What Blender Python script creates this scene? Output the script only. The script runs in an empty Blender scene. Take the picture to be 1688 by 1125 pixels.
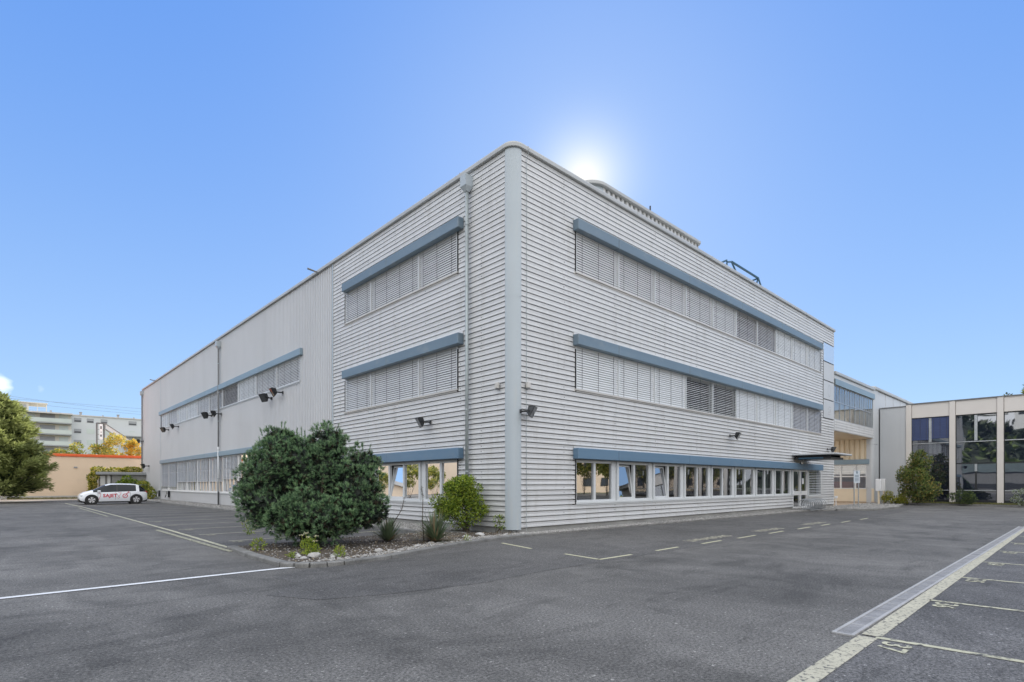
import bpy, bmesh, math, random
from mathutils import Vector, Matrix
rnd = random.Random(7)
sc = bpy.context.scene
SKY_TINT = (.80, .90, 1.06)
SKY_BLUE = (.060, .182, .52)
HORIZON_BLUE = (.31, .455, .62)
SKY_EVEN = .92          # how far the clear sky is an even, slightly hazy blue rather than the raw model
CLOUD_AND_FILL = (1.06, 1.08, 1.12)  # colour of the small puffs and of the added fill bank
EXPOSURE = 0.75
col = sc.collection
R = math.radians
# ---------------------------------------------------------------- camera, sky, sun, exposure
cam_d = bpy.data.cameras.new("camera")
cam = bpy.data.objects.new("camera", cam_d); col.objects.link(cam)
cam.location = (-11.392, -12.129, 1.56)
cam.rotation_euler = (R(90), 0, R(46.89 - 90))
cam_d.sensor_width = 36.0
cam_d.lens = 898.5 / 1688 * 36
cam_d.shift_y = (798 - 562.5) / 1688
cam_d.clip_start = 0.1; cam_d.clip_end = 3000
sc.camera = cam

SUN_DIR = Vector((0.6745, 0.5530, 0.484)).normalized()      # towards the sun
el = math.asin(SUN_DIR.z); az = math.atan2(SUN_DIR.x, SUN_DIR.y)
world = bpy.data.worlds.new("World"); sc.world = world; world.use_nodes = True
wn = world.node_tree.nodes; wl = world.node_tree.links; wn.clear()
def WN(t, **k):
    n = wn.new(t)
    for a, b in k.items():
        if isinstance(a, str) and hasattr(n, a): setattr(n, a, b)
    return n
def wmath(op, a, b=None, clamp=False):
    n = wn.new('ShaderNodeMath'); n.operation = op; n.use_clamp = clamp
    for i, v in enumerate((a, b)):
        if v is None: continue
        if isinstance(v, (int, float)): n.inputs[i].default_value = v
        else: wl.new(v, n.inputs[i])
    return n.outputs[0]
def wmix(f, a, b, blend='MIX'):
    n = wn.new('ShaderNodeMix'); n.data_type = 'RGBA'; n.blend_type = blend
    for i, v in ((0, f), (6, a), (7, b)):
        if isinstance(v, (int, float)): n.inputs[i].default_value = v
        elif isinstance(v, tuple): n.inputs[i].default_value = (*v, 1)
        else: wl.new(v, n.inputs[i])
    return n.outputs[2]
out = wn.new('ShaderNodeOutputWorld'); bg = wn.new('ShaderNodeBackground')
sky = wn.new('ShaderNodeTexSky'); sky.sky_type = 'NISHITA'; sky.sun_disc = False
sky.sun_elevation = el; sky.sun_rotation = az
sky.altitude = 400; sky.air_density = 1.0; sky.dust_density = 0.6; sky.ozone_density = 1.6
tc = wn.new('ShaderNodeTexCoord')
def wdot(v):
    n = wn.new('ShaderNodeVectorMath'); n.operation = 'DOT_PRODUCT'
    wl.new(tc.outputs['Generated'], n.inputs[0]); n.inputs[1].default_value = v
    return n.outputs['Value']
SKY_STRENGTH = 0.12
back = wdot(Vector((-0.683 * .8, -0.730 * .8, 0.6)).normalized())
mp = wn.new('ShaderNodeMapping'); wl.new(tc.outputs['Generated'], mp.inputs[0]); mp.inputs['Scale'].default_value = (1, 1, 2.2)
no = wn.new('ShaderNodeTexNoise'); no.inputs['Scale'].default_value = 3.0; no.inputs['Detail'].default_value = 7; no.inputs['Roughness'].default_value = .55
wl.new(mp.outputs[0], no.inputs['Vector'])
cm = wmath('ADD', wmath('MULTIPLY', back, 1.5), wmath('MULTIPLY', wmath('SUBTRACT', no.outputs[0], .5), 1.6))  # bright bank added out of view behind the camera to light the fronts
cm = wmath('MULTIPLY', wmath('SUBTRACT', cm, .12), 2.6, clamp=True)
# two small puffs low on the left
no2 = wn.new('ShaderNodeTexNoise'); no2.inputs['Scale'].default_value = 45; no2.inputs['Detail'].default_value = 5
wl.new(mp.outputs[0], no2.inputs['Vector'])
def puff(v, r, k):
    d = wmath('SUBTRACT', 1.0, wdot(v)); d = wmath('DIVIDE', d, r)
    d = wmath('ADD', wmath('SUBTRACT', 1.0, d), wmath('MULTIPLY', wmath('SUBTRACT', no2.outputs[0], .5), 1.6))
    return wmath('MULTIPLY', d, k, clamp=True)
p1_ = puff((-0.006, 0.9914, 0.131), 0.00012, .45); p2_ = puff((0.0391, 0.9907, 0.1302), 0.00003, .25)
cm = wmath('MAXIMUM', cm, wmath('MAXIMUM', p1_, p2_))
base = wmix(1.0, sky.outputs[0], SKY_TINT, 'MULTIPLY')
base = wmix(1.0, base, (SKY_STRENGTH,) * 3, 'MULTIPLY')
# soft ceiling on the brightest part of the sky round the sun, then the glow of the sun's aureole itself
sd = wdot(SUN_DIR)
gl = wmath('POWER', wmath('MAXIMUM', sd, 0.0), 2600.0); gl2 = wmath('POWER', wmath('MAXIMUM', sd, 0.0), 480.0); gl3 = wmath('MULTIPLY', wmath('POWER', wmath('MAXIMUM', sd, 0.0), 16.0), .34)
blue = wmix(1.0, HORIZON_BLUE, SKY_BLUE, 'MIX')
sep = wn.new('ShaderNodeSeparateXYZ'); wl.new(tc.outputs['Generated'], sep.inputs[0])
hz = wmath('POWER', wmath('SUBTRACT', 1.0, wmath('MAXIMUM', sep.outputs[2], 0.0)), 2.3)
grad = wmix(hz, SKY_BLUE, HORIZON_BLUE)
base = wmix(SKY_EVEN, base, grad)
g1 = wmix(1.0, (0, 0, 0), (0, 0, 0)); 
base = wmix(gl3, base, (0.36, 0.46, 0.60)); base = wmix(gl2, base, (0.50, 0.565, 0.62)); base = wmix(gl, base, (.66, .645, .61))
cl = wmix(cm, base, CLOUD_AND_FILL)
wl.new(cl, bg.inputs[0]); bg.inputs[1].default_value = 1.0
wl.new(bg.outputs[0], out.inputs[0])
wn.remove(g1.node); wn.remove(blue.node)
sun_d = bpy.data.lights.new("sun", 'SUN'); sun_d.energy = 4.2; sun_d.angle = R(0.5); sun_d.color = (1.0, .93, .82)
sun = bpy.data.objects.new("sun", sun_d); col.objects.link(sun)
sun.rotation_euler = SUN_DIR.to_track_quat('Z', 'Y').to_euler(); sun.location = (0, 0, 60)
sc.view_settings.view_transform = 'Standard'; sc.view_settings.look = 'None'
sc.view_settings.gamma = 1; sc.view_settings.exposure = EXPOSURE
sc.cycles.max_bounces = 8; sc.cycles.diffuse_bounces = 4; sc.cycles.glossy_bounces = 4; sc.cycles.transparent_max_bounces = 16
sc.cycles.caustics_reflective = False; sc.cycles.caustics_refractive = False
# ---------------------------------------------------------------- materials
def material(name, base, rough=.6, var=0.0, vscale=(1, 1, 1), tint=None, bump=0.0, bscale=40, metal=0.0, spec=.5, fine=0.0, fscale=60, detail=4, stain=None, sscale=(1, 1, 1), samount=.5, slo=.55, shi=.75, trans=0.0):
    m = bpy.data.materials.new(name); m.use_nodes = True
    nt = m.node_tree; N = nt.nodes; L = nt.links
    p = N['Principled BSDF']
    p.inputs['Base Color'].default_value = (*base, 1)
    p.inputs['Roughness'].default_value = rough; p.inputs['Metallic'].default_value = metal
    p.inputs['Specular IOR Level'].default_value = spec
    tcn = N.new('ShaderNodeTexCoord')
    def noise(scale, s, d=4, rg=.55):
        mpn = N.new('ShaderNodeMapping'); mpn.inputs['Scale'].default_value = scale; L.new(tcn.outputs['Object'], mpn.inputs[0])
        n = N.new('ShaderNodeTexNoise'); n.inputs['Scale'].default_value = s; n.inputs['Detail'].default_value = d; n.inputs['Roughness'].default_value = rg
        L.new(mpn.outputs[0], n.inputs['Vector']); return n.outputs[0]
    def mix(f, a, b, blend='MIX'):
        n = N.new('ShaderNodeMix'); n.data_type = 'RGBA'; n.blend_type = blend
        for i, v in ((0, f), (6, a), (7, b)):
            if isinstance(v, (int, float)): n.inputs[i].default_value = v
            elif isinstance(v, tuple): n.inputs[i].default_value = (*v, 1)
            else: L.new(v, n.inputs[i])
        return n.outputs[2]
    def ramp(v, lo, hi, a=0.0, b=1.0):
        n = N.new('ShaderNodeMapRange'); n.inputs[1].default_value = lo; n.inputs[2].default_value = hi
        n.inputs[3].default_value = a; n.inputs[4].default_value = b; L.new(v, n.inputs[0]); return n.outputs[0]
    c = base; cur = None
    if var:
        other = tint if tint else tuple(x * (1 - var) for x in base)
        hi = tuple(min(1, x * (1 + var * .6)) for x in base)
        cur = mix(ramp(noise(vscale, 1.0, detail), .3, .7), other, hi)
    if fine:
        f = ramp(noise((1, 1, 1), fscale, 2, .7), .25, .75, 1 - fine, 1 + fine)
        comb = N.new('ShaderNodeCombineXYZ'); [L.new(f, comb.inputs[i]) for i in range(3)]
        cur = mix(1.0, cur if cur is not None else base, comb.outputs[0], 'MULTIPLY')
    if stain:
        f = ramp(noise(sscale, 1.0, 6, .6), slo, shi, 0, samount)
        cur = mix(f, cur if cur is not None else base, stain)
    if cur is not None: L.new(cur, p.inputs['Base Color'])
    if bump:
        b = N.new('ShaderNodeBump'); b.inputs['Strength'].default_value = bump; b.inputs['Distance'].default_value = .01
        L.new(noise((1, 1, 1), bscale, 4, .7), b.inputs['Height']); L.new(b.outputs[0], p.inputs['Normal'])
    if trans:
        p.inputs['Subsurface Weight'].default_value = 0
        t = N.new('ShaderNodeBsdfTranslucent'); ms = N.new('ShaderNodeMixShader'); ms.inputs[0].default_value = trans
        if cur is not None: L.new(cur, t.inputs[0])
        else: t.inputs[0].default_value = (*base, 1)
        L.new(p.outputs[0], ms.inputs[1]); L.new(t.outputs[0], ms.inputs[2]); L.new(ms.outputs[0], N['Material Output'].inputs[0])
    return m
M = {}
M['clad'] = material('horizontal_cladding', (.64, .645, .65), .42, .13, (.12, .12, 6.2), bump=.04, bscale=3, fine=.04, fscale=25, stain=(.40, .39, .36), sscale=(3.2, 3.2, .55), samount=.42, slo=.50, shi=.78)
M['wing'] = material('ribbed_cladding', (.56, .565, .575), .45, .05, (.5, .35, .12), fine=.03, fscale=20, stain=(.46, .45, .43), sscale=(.6, .9, .15), samount=.2)
M['column'] = material('corner_sheet', (.42, .47, .505), .30, .05, (.5, .5, .4), fine=.02, stain=(.5, .49, .45), sscale=(8, 8, .6), samount=.35)
M['trim'] = material('roof_trim', (.43, .44, .44), .40, .12, (.4, .4, 3), fine=.05)
M['zinc'] = material('zinc', (.36, .40, .41), .42, .12, (2, 2, .8), metal=.3)
M['pipe_dark'] = material('dark_pipe', (.17, .175, .18), .5, .1, (2, 2, .8))
M['band'] = material('blue_band', (.12, .205, .30), .38, .07, (.3, .3, 2), fine=.03, stain=(.19, .24, .29), sscale=(1.2, 1.2, 2.5), samount=.35)
M['bandtop'] = material('weathered_blue_band', (.15, .21, .265), .42, .10, (.3, .3, 2), fine=.04, stain=(.26, .29, .30), sscale=(1.5, 1.5, 3), samount=.4)
M['bandgrey'] = material('grey_blue_band', (.22, .30, .36), .42, .10, (.3, .25, 2), fine=.04)
M['blind'] = material('blind_slat', (.60, .61, .62), .38, .05, (.4, .4, .4))
M['blind2'] = material('blind_slat_grey', (.48, .48, .49), .38, .05, (.4, .4, .4))
M['blindw'] = material('blind_slat_light', (.70, .72, .73), .38, .04, (.4, .4, .4))
M['blindblue'] = material('blind_slat_blue', (.035, .06, .17), .35, .08, (.4, .4, 3))
M['cord'] = material('cord', (.07, .07, .075), .8)
M['frame'] = material('frame_paint', (.62, .64, .65), .38, .05, (1, 1, 1))
M['frame_white'] = material('white_frame_paint', (.74, .74, .73), .38, .04, (1, 1, 1))
M['sill'] = material('sill', (.55, .53, .50), .4, .1, (1, 1, 1))
M['black'] = material('black_paint', (.018, .02, .023), .4, .2, (4, 4, 4))
M['rubber'] = material('rubber', (.02, .02, .02), .8)
M['gap'] = material('shadow_gap', (.03, .03, .032), .8)
M['room'] = material('room_wall', (.16, .145, .13), .9, .5, (.9, .9, .9))
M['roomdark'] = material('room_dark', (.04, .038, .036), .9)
M['curtain'] = material('curtain', (.42, .47, .47), .9, .2, (9, 9, .3))
M['concrete'] = material('concrete', (.33, .325, .31), .85, .2, (1.5, 1.5, 1.5), fine=.12, bump=.3, bscale=30)
M['kerb'] = material('kerb_concrete', (.19, .188, .18), .9, .3, (2.5, 2.5, 2.5), fine=.3, fscale=45, bump=.6, bscale=60, stain=(.12, .12, .10), sscale=(2, 2, 2), samount=.5)
M['roofgrey'] = material('dark_roof', (.12, .16, .17), .7, .2, (1, 1, 1))
M['cream'] = material('cream_sheet', (.74, .63, .47), .6, .07, (.6, .6, .6))
M['precast'] = material('pale_precast', (.66, .62, .58), .7, .05, (.5, .5, .5), fine=.05)
M['greypanel'] = material('grey_panel', (.52, .535, .55), .5, .05, (.5, .5, .3))
M['peach'] = material('peach_render', (.78, .62, .46), .9, .05, (.3, .3, .3), fine=.04, stain=(.62, .50, .38), sscale=(.5, .5, .9), samount=.35)
M['orange'] = material('orange_trim', (.78, .13, .03), .5, .1, (1, 1, 1))
M['apt'] = material('apartment_render', (.60, .62, .62), .85, .06, (.1, .1, .1))
M['aptwarm'] = material('apartment_render_warm', (.66, .63, .55), .85, .06, (.1, .1, .1))
M['aptgreen'] = material('balcony_glass_green', (.52, .57, .53), .4, .08, (.3, .3, .3))
M['darkglass'] = material('dark_glass', (.05, .055, .06), .08)
M['shutter'] = material('shutter', (.34, .35, .36), .7, .2, (.2, .2, 4))
M['roof'] = material('roof_gravel', (.3, .3, .29), .9, .2, (1, 1, 1), fine=.2)
M['stone'] = material('stone', (.42, .41, .39), .85, .3, (6, 6, 6), fine=.2, fscale=70, bump=.5, bscale=25)
M['pebble'] = material('pebble', (.29, .28, .265), .85, .45, (9, 9, 9), fine=.35, fscale=90)
M['gravel'] = material('gravel_bed', (.21, .205, .195), .95, .35, (3, 3, 3), fine=.6, fscale=38, bump=1.0, bscale=38)
M['soil'] = material('soil', (.085, .068, .052), 1.0, .4, (4, 4, 4), fine=.5, fscale=60, bump=1.0, bscale=50)
M['white_paint'] = material('white_road_paint', (.70, .71, .72), .7, .10, (1.5, 1.5, 1.5), fine=.18, fscale=70, stain=(.35, .35, .35), sscale=(14, 14, 14), samount=.6, slo=.58, shi=.66)
def worn(name, c, keep=.5, dark=(.085, .085, .085), sc=9):
    return material(name, c, .8, .1, (3, 3, 3), fine=.15, fscale=90, stain=dark, sscale=(sc, sc, sc), samount=.95, slo=keep, shi=keep + .10)
M['yellow'] = worn('yellow_road_paint', (.48, .465, .34), .52, sc=11)
M['yellow_worn'] = worn('worn_yellow_road_paint', (.47, .445, .345), .535, sc=24)
M['yellow_old'] = worn('old_yellow_road_paint', (.36, .35, .25), .50, sc=14)
M['yellow_fresh'] = material('fresh_yellow_road_paint', (.50, .48, .33), .7, .1, (4, 4, 4), fine=.1, fscale=80)
M['drain'] = material('drain_grate', (.25, .248, .25), .75, .25, (3, 3, 3), fine=.3, fscale=60, bump=.4, bscale=70)
M['drain_edge'] = material('drain_edge', (.38, .378, .375), .7, .15, (3, 3, 3), fine=.15)
M['paving'] = material('sunlit_tone_paving', (.45, .34, .24), .9, .15, (2, 2, 2), fine=.2)
M['yard_paving'] = material('pale_paving', (.42, .36, .30), .9, .15, (1, 1, 1), fine=.2)
M['land'] = material('land', (.09, .10, .05), 1, .3, (.05, .05, .05))
M['hill'] = material('hill', (.05, .065, .035), 1, .7, (.06, .06, .06), fine=.8, fscale=.35)
M['carpaint'] = material('white_car_paint', (.74, .76, .79), .18, spec=.6)
M['carglass'] = material('car_glass', (.010, .014, .018), .08, spec=.3)
M['carblack'] = material('car_black_trim', (.015, .015, .017), .3)
M['red'] = material('red_lettering', (.55, .02, .05), .4)
M['redlight'] = material('red_lamp_lens', (.35, .01, .01), .15)
M['alloy'] = material('alloy', (.62, .62, .64), .3, metal=.5)
M['steelblue'] = material('blue_steel', (.035, .10, .16), .45, .1, (3, 3, 3))
M['galv'] = material('galvanised', (.45, .47, .49), .35, .15, (6, 6, 6), metal=.6)
M['signface'] = material('sign_face', (.55, .60, .66), .4, .08, (5, 5, 5))
M['whitebox'] = material('white_plastic', (.75, .76, .77), .35)
M['bark'] = material('bark', (.07, .055, .04), .95, .3, (6, 6, 1.5), bump=.8, bscale=30)
def leafm(name, c, v=.25, t=.25): return material(name, c, .55, v, (1.2, 1.2, 1.2), detail=2, trans=t)
M['pineA'] = leafm('pine_needle', (.082, .165, .078), .3, .12); M['pineB'] = leafm('pine_needle_light', (.23, .36, .17), .3, .12); M['pineC'] = leafm('pine_inner_shade', (.014, .026, .016), .3, .05); M['pineD'] = leafm('pine_needle_brown', (.065, .05, .03), .3, .05)
M['bushA'] = leafm('bush_leaf', (.19, .28, .03)); M['bushB'] = leafm('bush_leaf_yellow', (.33, .40, .045)); M['bushC'] = leafm('bush_leaf_dark', (.06, .115, .02))
M['conA'] = leafm('conifer_leaf', (.15, .20, .08), .3, .3); M['conB'] = leafm('conifer_leaf_yellow', (.37, .41, .15), .3, .35); M['conC'] = leafm('conifer_leaf_dark', (.03, .05, .03), .3, .1)
M['autA'] = leafm('autumn_leaf', (.60, .52, .10), .3, .4); M['autB'] = leafm('autumn_leaf_green', (.34, .36, .10), .3, .35); M['autC'] = leafm('autumn_leaf_orange', (.64, .46, .08), .3, .4)
M['thuA'] = leafm('thuja_leaf', (.15, .21, .05), .3, .2); M['thuB'] = leafm('thuja_leaf_rust', (.32, .26, .07), .3, .2); M['thuC'] = leafm('thuja_leaf_dark', (.035, .06, .02), .3, .1)
M['goldA'] = leafm('golden_leaf', (.36, .34, .04), .3, .25); M['goldB'] = leafm('golden_leaf_green', (.17, .20, .03), .3, .25)
M['silverA'] = leafm('silver_leaf', (.40, .44, .36), .3, .25)
M['yucA'] = leafm('yucca_leaf', (.14, .19, .11), .3, .1); M['yucB'] = leafm('yucca_leaf_dry', (.32, .25, .15), .3, .1)
M['grassA'] = leafm('grass_blade', (.10, .13, .03), .3, .2); M['grassB'] = leafm('grass_blade_dry', (.26, .22, .09), .3, .2)
M['cream_flower'] = leafm('cream_flower', (.70, .66, .45), .1, .3)

def asphalt(name, c, patch, dark):
    m = bpy.data.materials.new(name); m.use_nodes = True
    N = m.node_tree.nodes; L = m.node_tree.links; p = N['Principled BSDF']
    t = N.new('ShaderNodeTexCoord')
    def noise(s, d, rg=.6, sc3=(1, 1, 1), dist=0):
        mm = N.new('ShaderNodeMapping'); mm.inputs['Scale'].default_value = sc3; L.new(t.outputs['Object'], mm.inputs[0])
        n = N.new('ShaderNodeTexNoise'); n.inputs['Scale'].default_value = s; n.inputs['Detail'].default_value = d; n.inputs['Roughness'].default_value = rg
        n.inputs['Distortion'].default_value = dist; L.new(mm.outputs[0], n.inputs['Vector']); return n.outputs[0]
    def rng(v, a, b, c_, d_):
        n = N.new('ShaderNodeMapRange'); [n.inputs[i].__setattr__('default_value', x) for i, x in zip((1, 2, 3, 4), (a, b, c_, d_))]
        L.new(v, n.inputs[0]); return n.outputs[0]
    def mul(a, b):
        n = N.new('ShaderNodeMath'); n.operation = 'MULTIPLY'; L.new(a, n.inputs[0])
        if isinstance(b, (int, float)): n.inputs[1].default_value = b
        else: L.new(b, n.inputs[1])
        return n.outputs[0]
    big = rng(noise(.22, 5, .6, dist=.6), .3, .7, 1 - patch, 1 + patch)
    mid = rng(noise(1.3, 5, .65, (1, .45, 1), .8), .3, .72, 1 - patch * .7, 1 + patch * .7)
    fine = rng(noise(34, 4, .85), .37, .63, .38, 1.75)
    fine2 = rng(noise(120, 2, .8), .36, .64, .62, 1.5)
    spot = rng(noise(21, 2, .5), .67, .70, 1, 2.3)
    # hairline cracks and smears
    v = N.new('ShaderNodeTexVoronoi'); v.feature = 'DISTANCE_TO_EDGE'; v.inputs['Scale'].default_value = .33
    mm = N.new('ShaderNodeMapping'); L.new(t.outputs['Object'], mm.inputs[0])
    ad = N.new('ShaderNodeVectorMath'); ad.operation = 'ADD'; n3 = N.new('ShaderNodeTexNoise'); n3.inputs['Scale'].default_value = .9; n3.inputs['Detail'].default_value = 6
    L.new(t.outputs['Object'], n3.inputs['Vector']); sc_ = N.new('ShaderNodeVectorMath'); sc_.operation = 'SCALE'; sc_.inputs['Scale'].default_value = 1.6
    L.new(n3.outputs['Color'], sc_.inputs[0]); L.new(mm.outputs[0], ad.inputs[0]); L.new(sc_.outputs[0], ad.inputs[1]); L.new(ad.outputs[0], v.inputs['Vector'])
    crack = rng(v.outputs['Distance'], 0.0, .006, dark, 1)
    smear = mul(rng(noise(.8, 6, .65, (.6, 1.6, 1), 1.6), .55, .72, 1, .70), rng(noise(.30, 7, .62, (1, 2.2, 1), 2.2), .54, .62, 1, .80))
    f = mul(mul(mul(mul(mul(mul(big, mid), fine), fine2), spot), crack), smear)
    comb = N.new('ShaderNodeCombineXYZ')
    for i in range(3): L.new(mul(f, c[i]), comb.inputs[i])
    L.new(comb.outputs[0], p.inputs['Base Color'])
    p.inputs['Roughness'].default_value = .82; p.inputs['Specular IOR Level'].default_value = .35
    b = N.new('ShaderNodeBump'); b.inputs['Strength'].default_value = .55; b.inputs['Distance'].default_value = .004
    L.new(noise(95, 4, .8), b.inputs['Height']); L.new(b.outputs[0], p.inputs['Normal'])
    return m
M['asphalt'] = asphalt('asphalt', (.113, .109, .102), .34, .86)
M['asphalt_dark'] = asphalt('asphalt_dark', (.094, .091, .087), .20, .9)
M['asphalt_stall'] = asphalt('asphalt_stall', (.100, .098, .097), .30, .86)

def glass(name, tint=(1, 1, 1), refl=.16, body=None, bodymix=0.0):
    m = bpy.data.materials.new(name); m.use_nodes = True
    N = m.node_tree.nodes; L = m.node_tree.links; N.remove(N['Principled BSDF'])
    g = N.new('ShaderNodeBsdfGlossy'); g.inputs['Roughness'].default_value = .015; g.inputs[0].default_value = (.95, .97, 1, 1)
    tr = N.new('ShaderNodeBsdfTransparent'); tr.inputs[0].default_value = (*tint, 1)
    fr = N.new('ShaderNodeFresnel'); fr.inputs[0].default_value = 1.55
    ma = N.new('ShaderNodeMath'); ma.operation = 'MULTIPLY_ADD'; ma.inputs[1].default_value = 1.3; ma.inputs[2].default_value = refl; ma.use_clamp = True
    L.new(fr.outputs[0], ma.inputs[0])
    nz = N.new('ShaderNodeTexNoise'); nz.inputs['Scale'].default_value = .7; nz.inputs['Detail'].default_value = 1
    tcn = N.new('ShaderNodeTexCoord'); L.new(tcn.outputs['Object'], nz.inputs['Vector'])
    bp = N.new('ShaderNodeBump'); bp.inputs['Strength'].default_value = .12; bp.inputs['Distance'].default_value = .02; L.new(nz.outputs[0], bp.inputs['Height']); L.new(bp.outputs[0], g.inputs['Normal'])
    s = N.new('ShaderNodeMixShader'); L.new(ma.outputs[0], s.inputs[0])
    base = tr.outputs[0]
    if body:
        d = N.new('ShaderNodeBsdfDiffuse'); d.inputs[0].default_value = (*body, 1)
        s2 = N.new('ShaderNodeMixShader'); s2.inputs[0].default_value = bodymix; L.new(tr.outputs[0], s2.inputs[1]); L.new(d.outputs[0], s2.inputs[2]); base = s2.outputs[0]
    L.new(base, s.inputs[1]); L.new(g.outputs[0], s.inputs[2]); L.new(s.outputs[0], N['Material Output'].inputs[0])
    return m
M['glass'] = glass('window_glass', (.55, .60, .60), .36)
M['darkpane'] = material('dark_window', (.02, .02, .022), .25)
M['glass_dark'] = glass('solar_glass', (.16, .20, .30), .22, (.02, .025, .05), .6)
M['glass_clear'] = glass('bridge_glass', (.90, .95, .96), .05)
M['glass_panel'] = glass('letter_glass', (.5, .55, .6), .25, (.60, .66, .70), .93)

# ---------------------------------------------------------------- mesh helpers
ORG = {}
def wo(o): return ORG.get(o.name, Vector((0, 0, 0))) if o is not None else Vector((0, 0, 0))
class MB:
    def __init__(s): s.v = []; s.f = []; s.m = []
    def quad(s, *p, mi=0):
        i = len(s.v); s.v += [tuple(q) for q in p]; s.f.append(tuple(range(i, i + len(p)))); s.m.append(mi); return s
    def box(s, a, b, mi=0, skip=()):
        x0, y0, z0 = [min(p, q) for p, q in zip(a, b)]; x1, y1, z1 = [max(p, q) for p, q in zip(a, b)]
        i = len(s.v)
        s.v += [(x0, y0, z0), (x1, y0, z0), (x1, y1, z0), (x0, y1, z0), (x0, y0, z1), (x1, y0, z1), (x1, y1, z1), (x0, y1, z1)]
        for k, f in enumerate(((0, 3, 2, 1), (4, 5, 6, 7), (0, 1, 5, 4), (1, 2, 6, 5), (2, 3, 7, 6), (3, 0, 4, 7))):
            if k in skip: continue
            s.f.append(tuple(i + j for j in f)); s.m.append(mi)
        return s
    def bevbox(s, a, b, r=.01, mi=0):
        # box with chamfered edges: three overlapping-free shells joined by a convex hull of 24 points
        x0, y0, z0 = [min(p, q) for p, q in zip(a, b)]; x1, y1, z1 = [max(p, q) for p, q in zip(a, b)]
        bm = bmesh.new()
        for x, sx in ((x0, 1), (x1, -1)):
            for y, sy in ((y0, 1), (y1, -1)):
                for z, sz in ((z0, 1), (z1, -1)):
                    bm.verts.new((x + sx * r, y + sy * r, z)); bm.verts.new((x + sx * r, y, z + sz * r)); bm.verts.new((x, y + sy * r, z + sz * r))
        bmesh.ops.convex_hull(bm, input=bm.verts); s.addbm(bm, mi); return s
    def addbm(s, bm, mi=0, mat=None):
        bm.verts.index_update(); i = len(s.v)
        s.v += [tuple((mat @ v.co) if mat else v.co) for v in bm.verts]
        for f in bm.faces: s.f.append(tuple(i + v.index for v in f.verts)); s.m.append(mi)
        bm.free(); return s
    def tube(s, pts, r, n=8, mi=0, cap=True):
        pts = [Vector(p) for p in pts]; rs = r if isinstance(r, (list, tuple)) else [r] * len(pts)
        rings = []; up = None
        for k, p in enumerate(pts):
            d = (pts[min(k + 1, len(pts) - 1)] - pts[max(k - 1, 0)])
            d = d.normalized() if d.length > 1e-9 else Vector((0, 0, 1))
            if up is None: up = Vector((0, 0, 1)) if abs(d.z) < .9 else Vector((1, 0, 0))
            a = d.cross(up); a = a.normalized() if a.length > 1e-6 else Vector((1, 0, 0)); b = a.cross(d).normalized(); up = b
            i = len(s.v)
            for j in range(n):
                t = 2 * math.pi * j / n; s.v.append(tuple(p + (a * math.cos(t) + b * math.sin(t)) * rs[k]))
            rings.append(i)
        for k in range(len(rings) - 1):
            for j in range(n):
                s.f.append((rings[k] + j, rings[k] + (j + 1) % n, rings[k + 1] + (j + 1) % n, rings[k + 1] + j)); s.m.append(mi)
        if cap:
            s.f.append(tuple(rings[0] + j for j in range(n))[::-1]); s.m.append(mi)
            s.f.append(tuple(rings[-1] + j for j in range(n))); s.m.append(mi)
        return s
    def prism(s, poly, z0, z1, mi=0, bottom=True):
        n = len(poly); i = len(s.v)
        s.v += [(x, y, z0) for x, y in poly] + [(x, y, z1) for x, y in poly]
        for j in range(n): s.f.append((i + j, i + (j + 1) % n, i + n + (j + 1) % n, i + n + j)); s.m.append(mi)
        s.f.append(tuple(i + n + j for j in range(n))); s.m.append(mi)
        if bottom: s.f.append(tuple(i + j for j in range(n))[::-1]); s.m.append(mi)
        return s
    def build(s, name, mats, parent=None, smooth=False, recalc=False):
        me = bpy.data.meshes.new(name); o = wo(parent)
        me.from_pydata([(x - o.x, y - o.y, z - o.z) for x, y, z in s.v], [], s.f)
        if not isinstance(mats, (list, tuple)): mats = [mats]
        for m in mats: me.materials.append(M[m])
        me.polygons.foreach_set('material_index', s.m)
        if smooth: me.polygons.foreach_set('use_smooth', [True] * len(s.f))
        if recalc:
            bm = bmesh.new(); bm.from_mesh(me); bmesh.ops.recalc_face_normals(bm, faces=bm.faces); bm.to_mesh(me); bm.free()
        me.update()
        ob = bpy.data.objects.new(name, me); col.objects.link(ob)
        if parent is not None: ob.parent = parent
        ORG[ob.name] = o.copy()
        return ob
def tag(o, label=None, cat=None, group=None, kind=None):
    if label: o['label'] = label
    if cat: o['category'] = cat
    if group: o['group'] = group
    if kind: o['kind'] = kind
    return o
def thing(name, label, cat, loc=(0, 0, 0), rz=0, group=None):
    o = bpy.data.objects.new(name, None); col.objects.link(o); o.location = loc; o.rotation_euler = (0, 0, rz)
    o.empty_display_size = .3
    tag(o, label, cat, group); ORG[o.name] = Vector(loc) if rz == 0 else Vector((0, 0, 0)); return o
def dup(root, loc, rz, label, group=None, scale=None):
    r = root.copy(); col.objects.link(r); r.location = loc; r.rotation_euler = (0, 0, rz)
    if scale: r.scale = scale
    r['label'] = label
    if group: r['group'] = group
    for ch in list(root.children):
        c = ch.copy(); col.objects.link(c); c.parent = r
        for g in list(ch.children):
            d = g.copy(); col.objects.link(d); d.parent = c
    return r
def structure(mb, name, mat, **k): return tag(mb.build(name, mat, **k), kind='structure')
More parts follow.
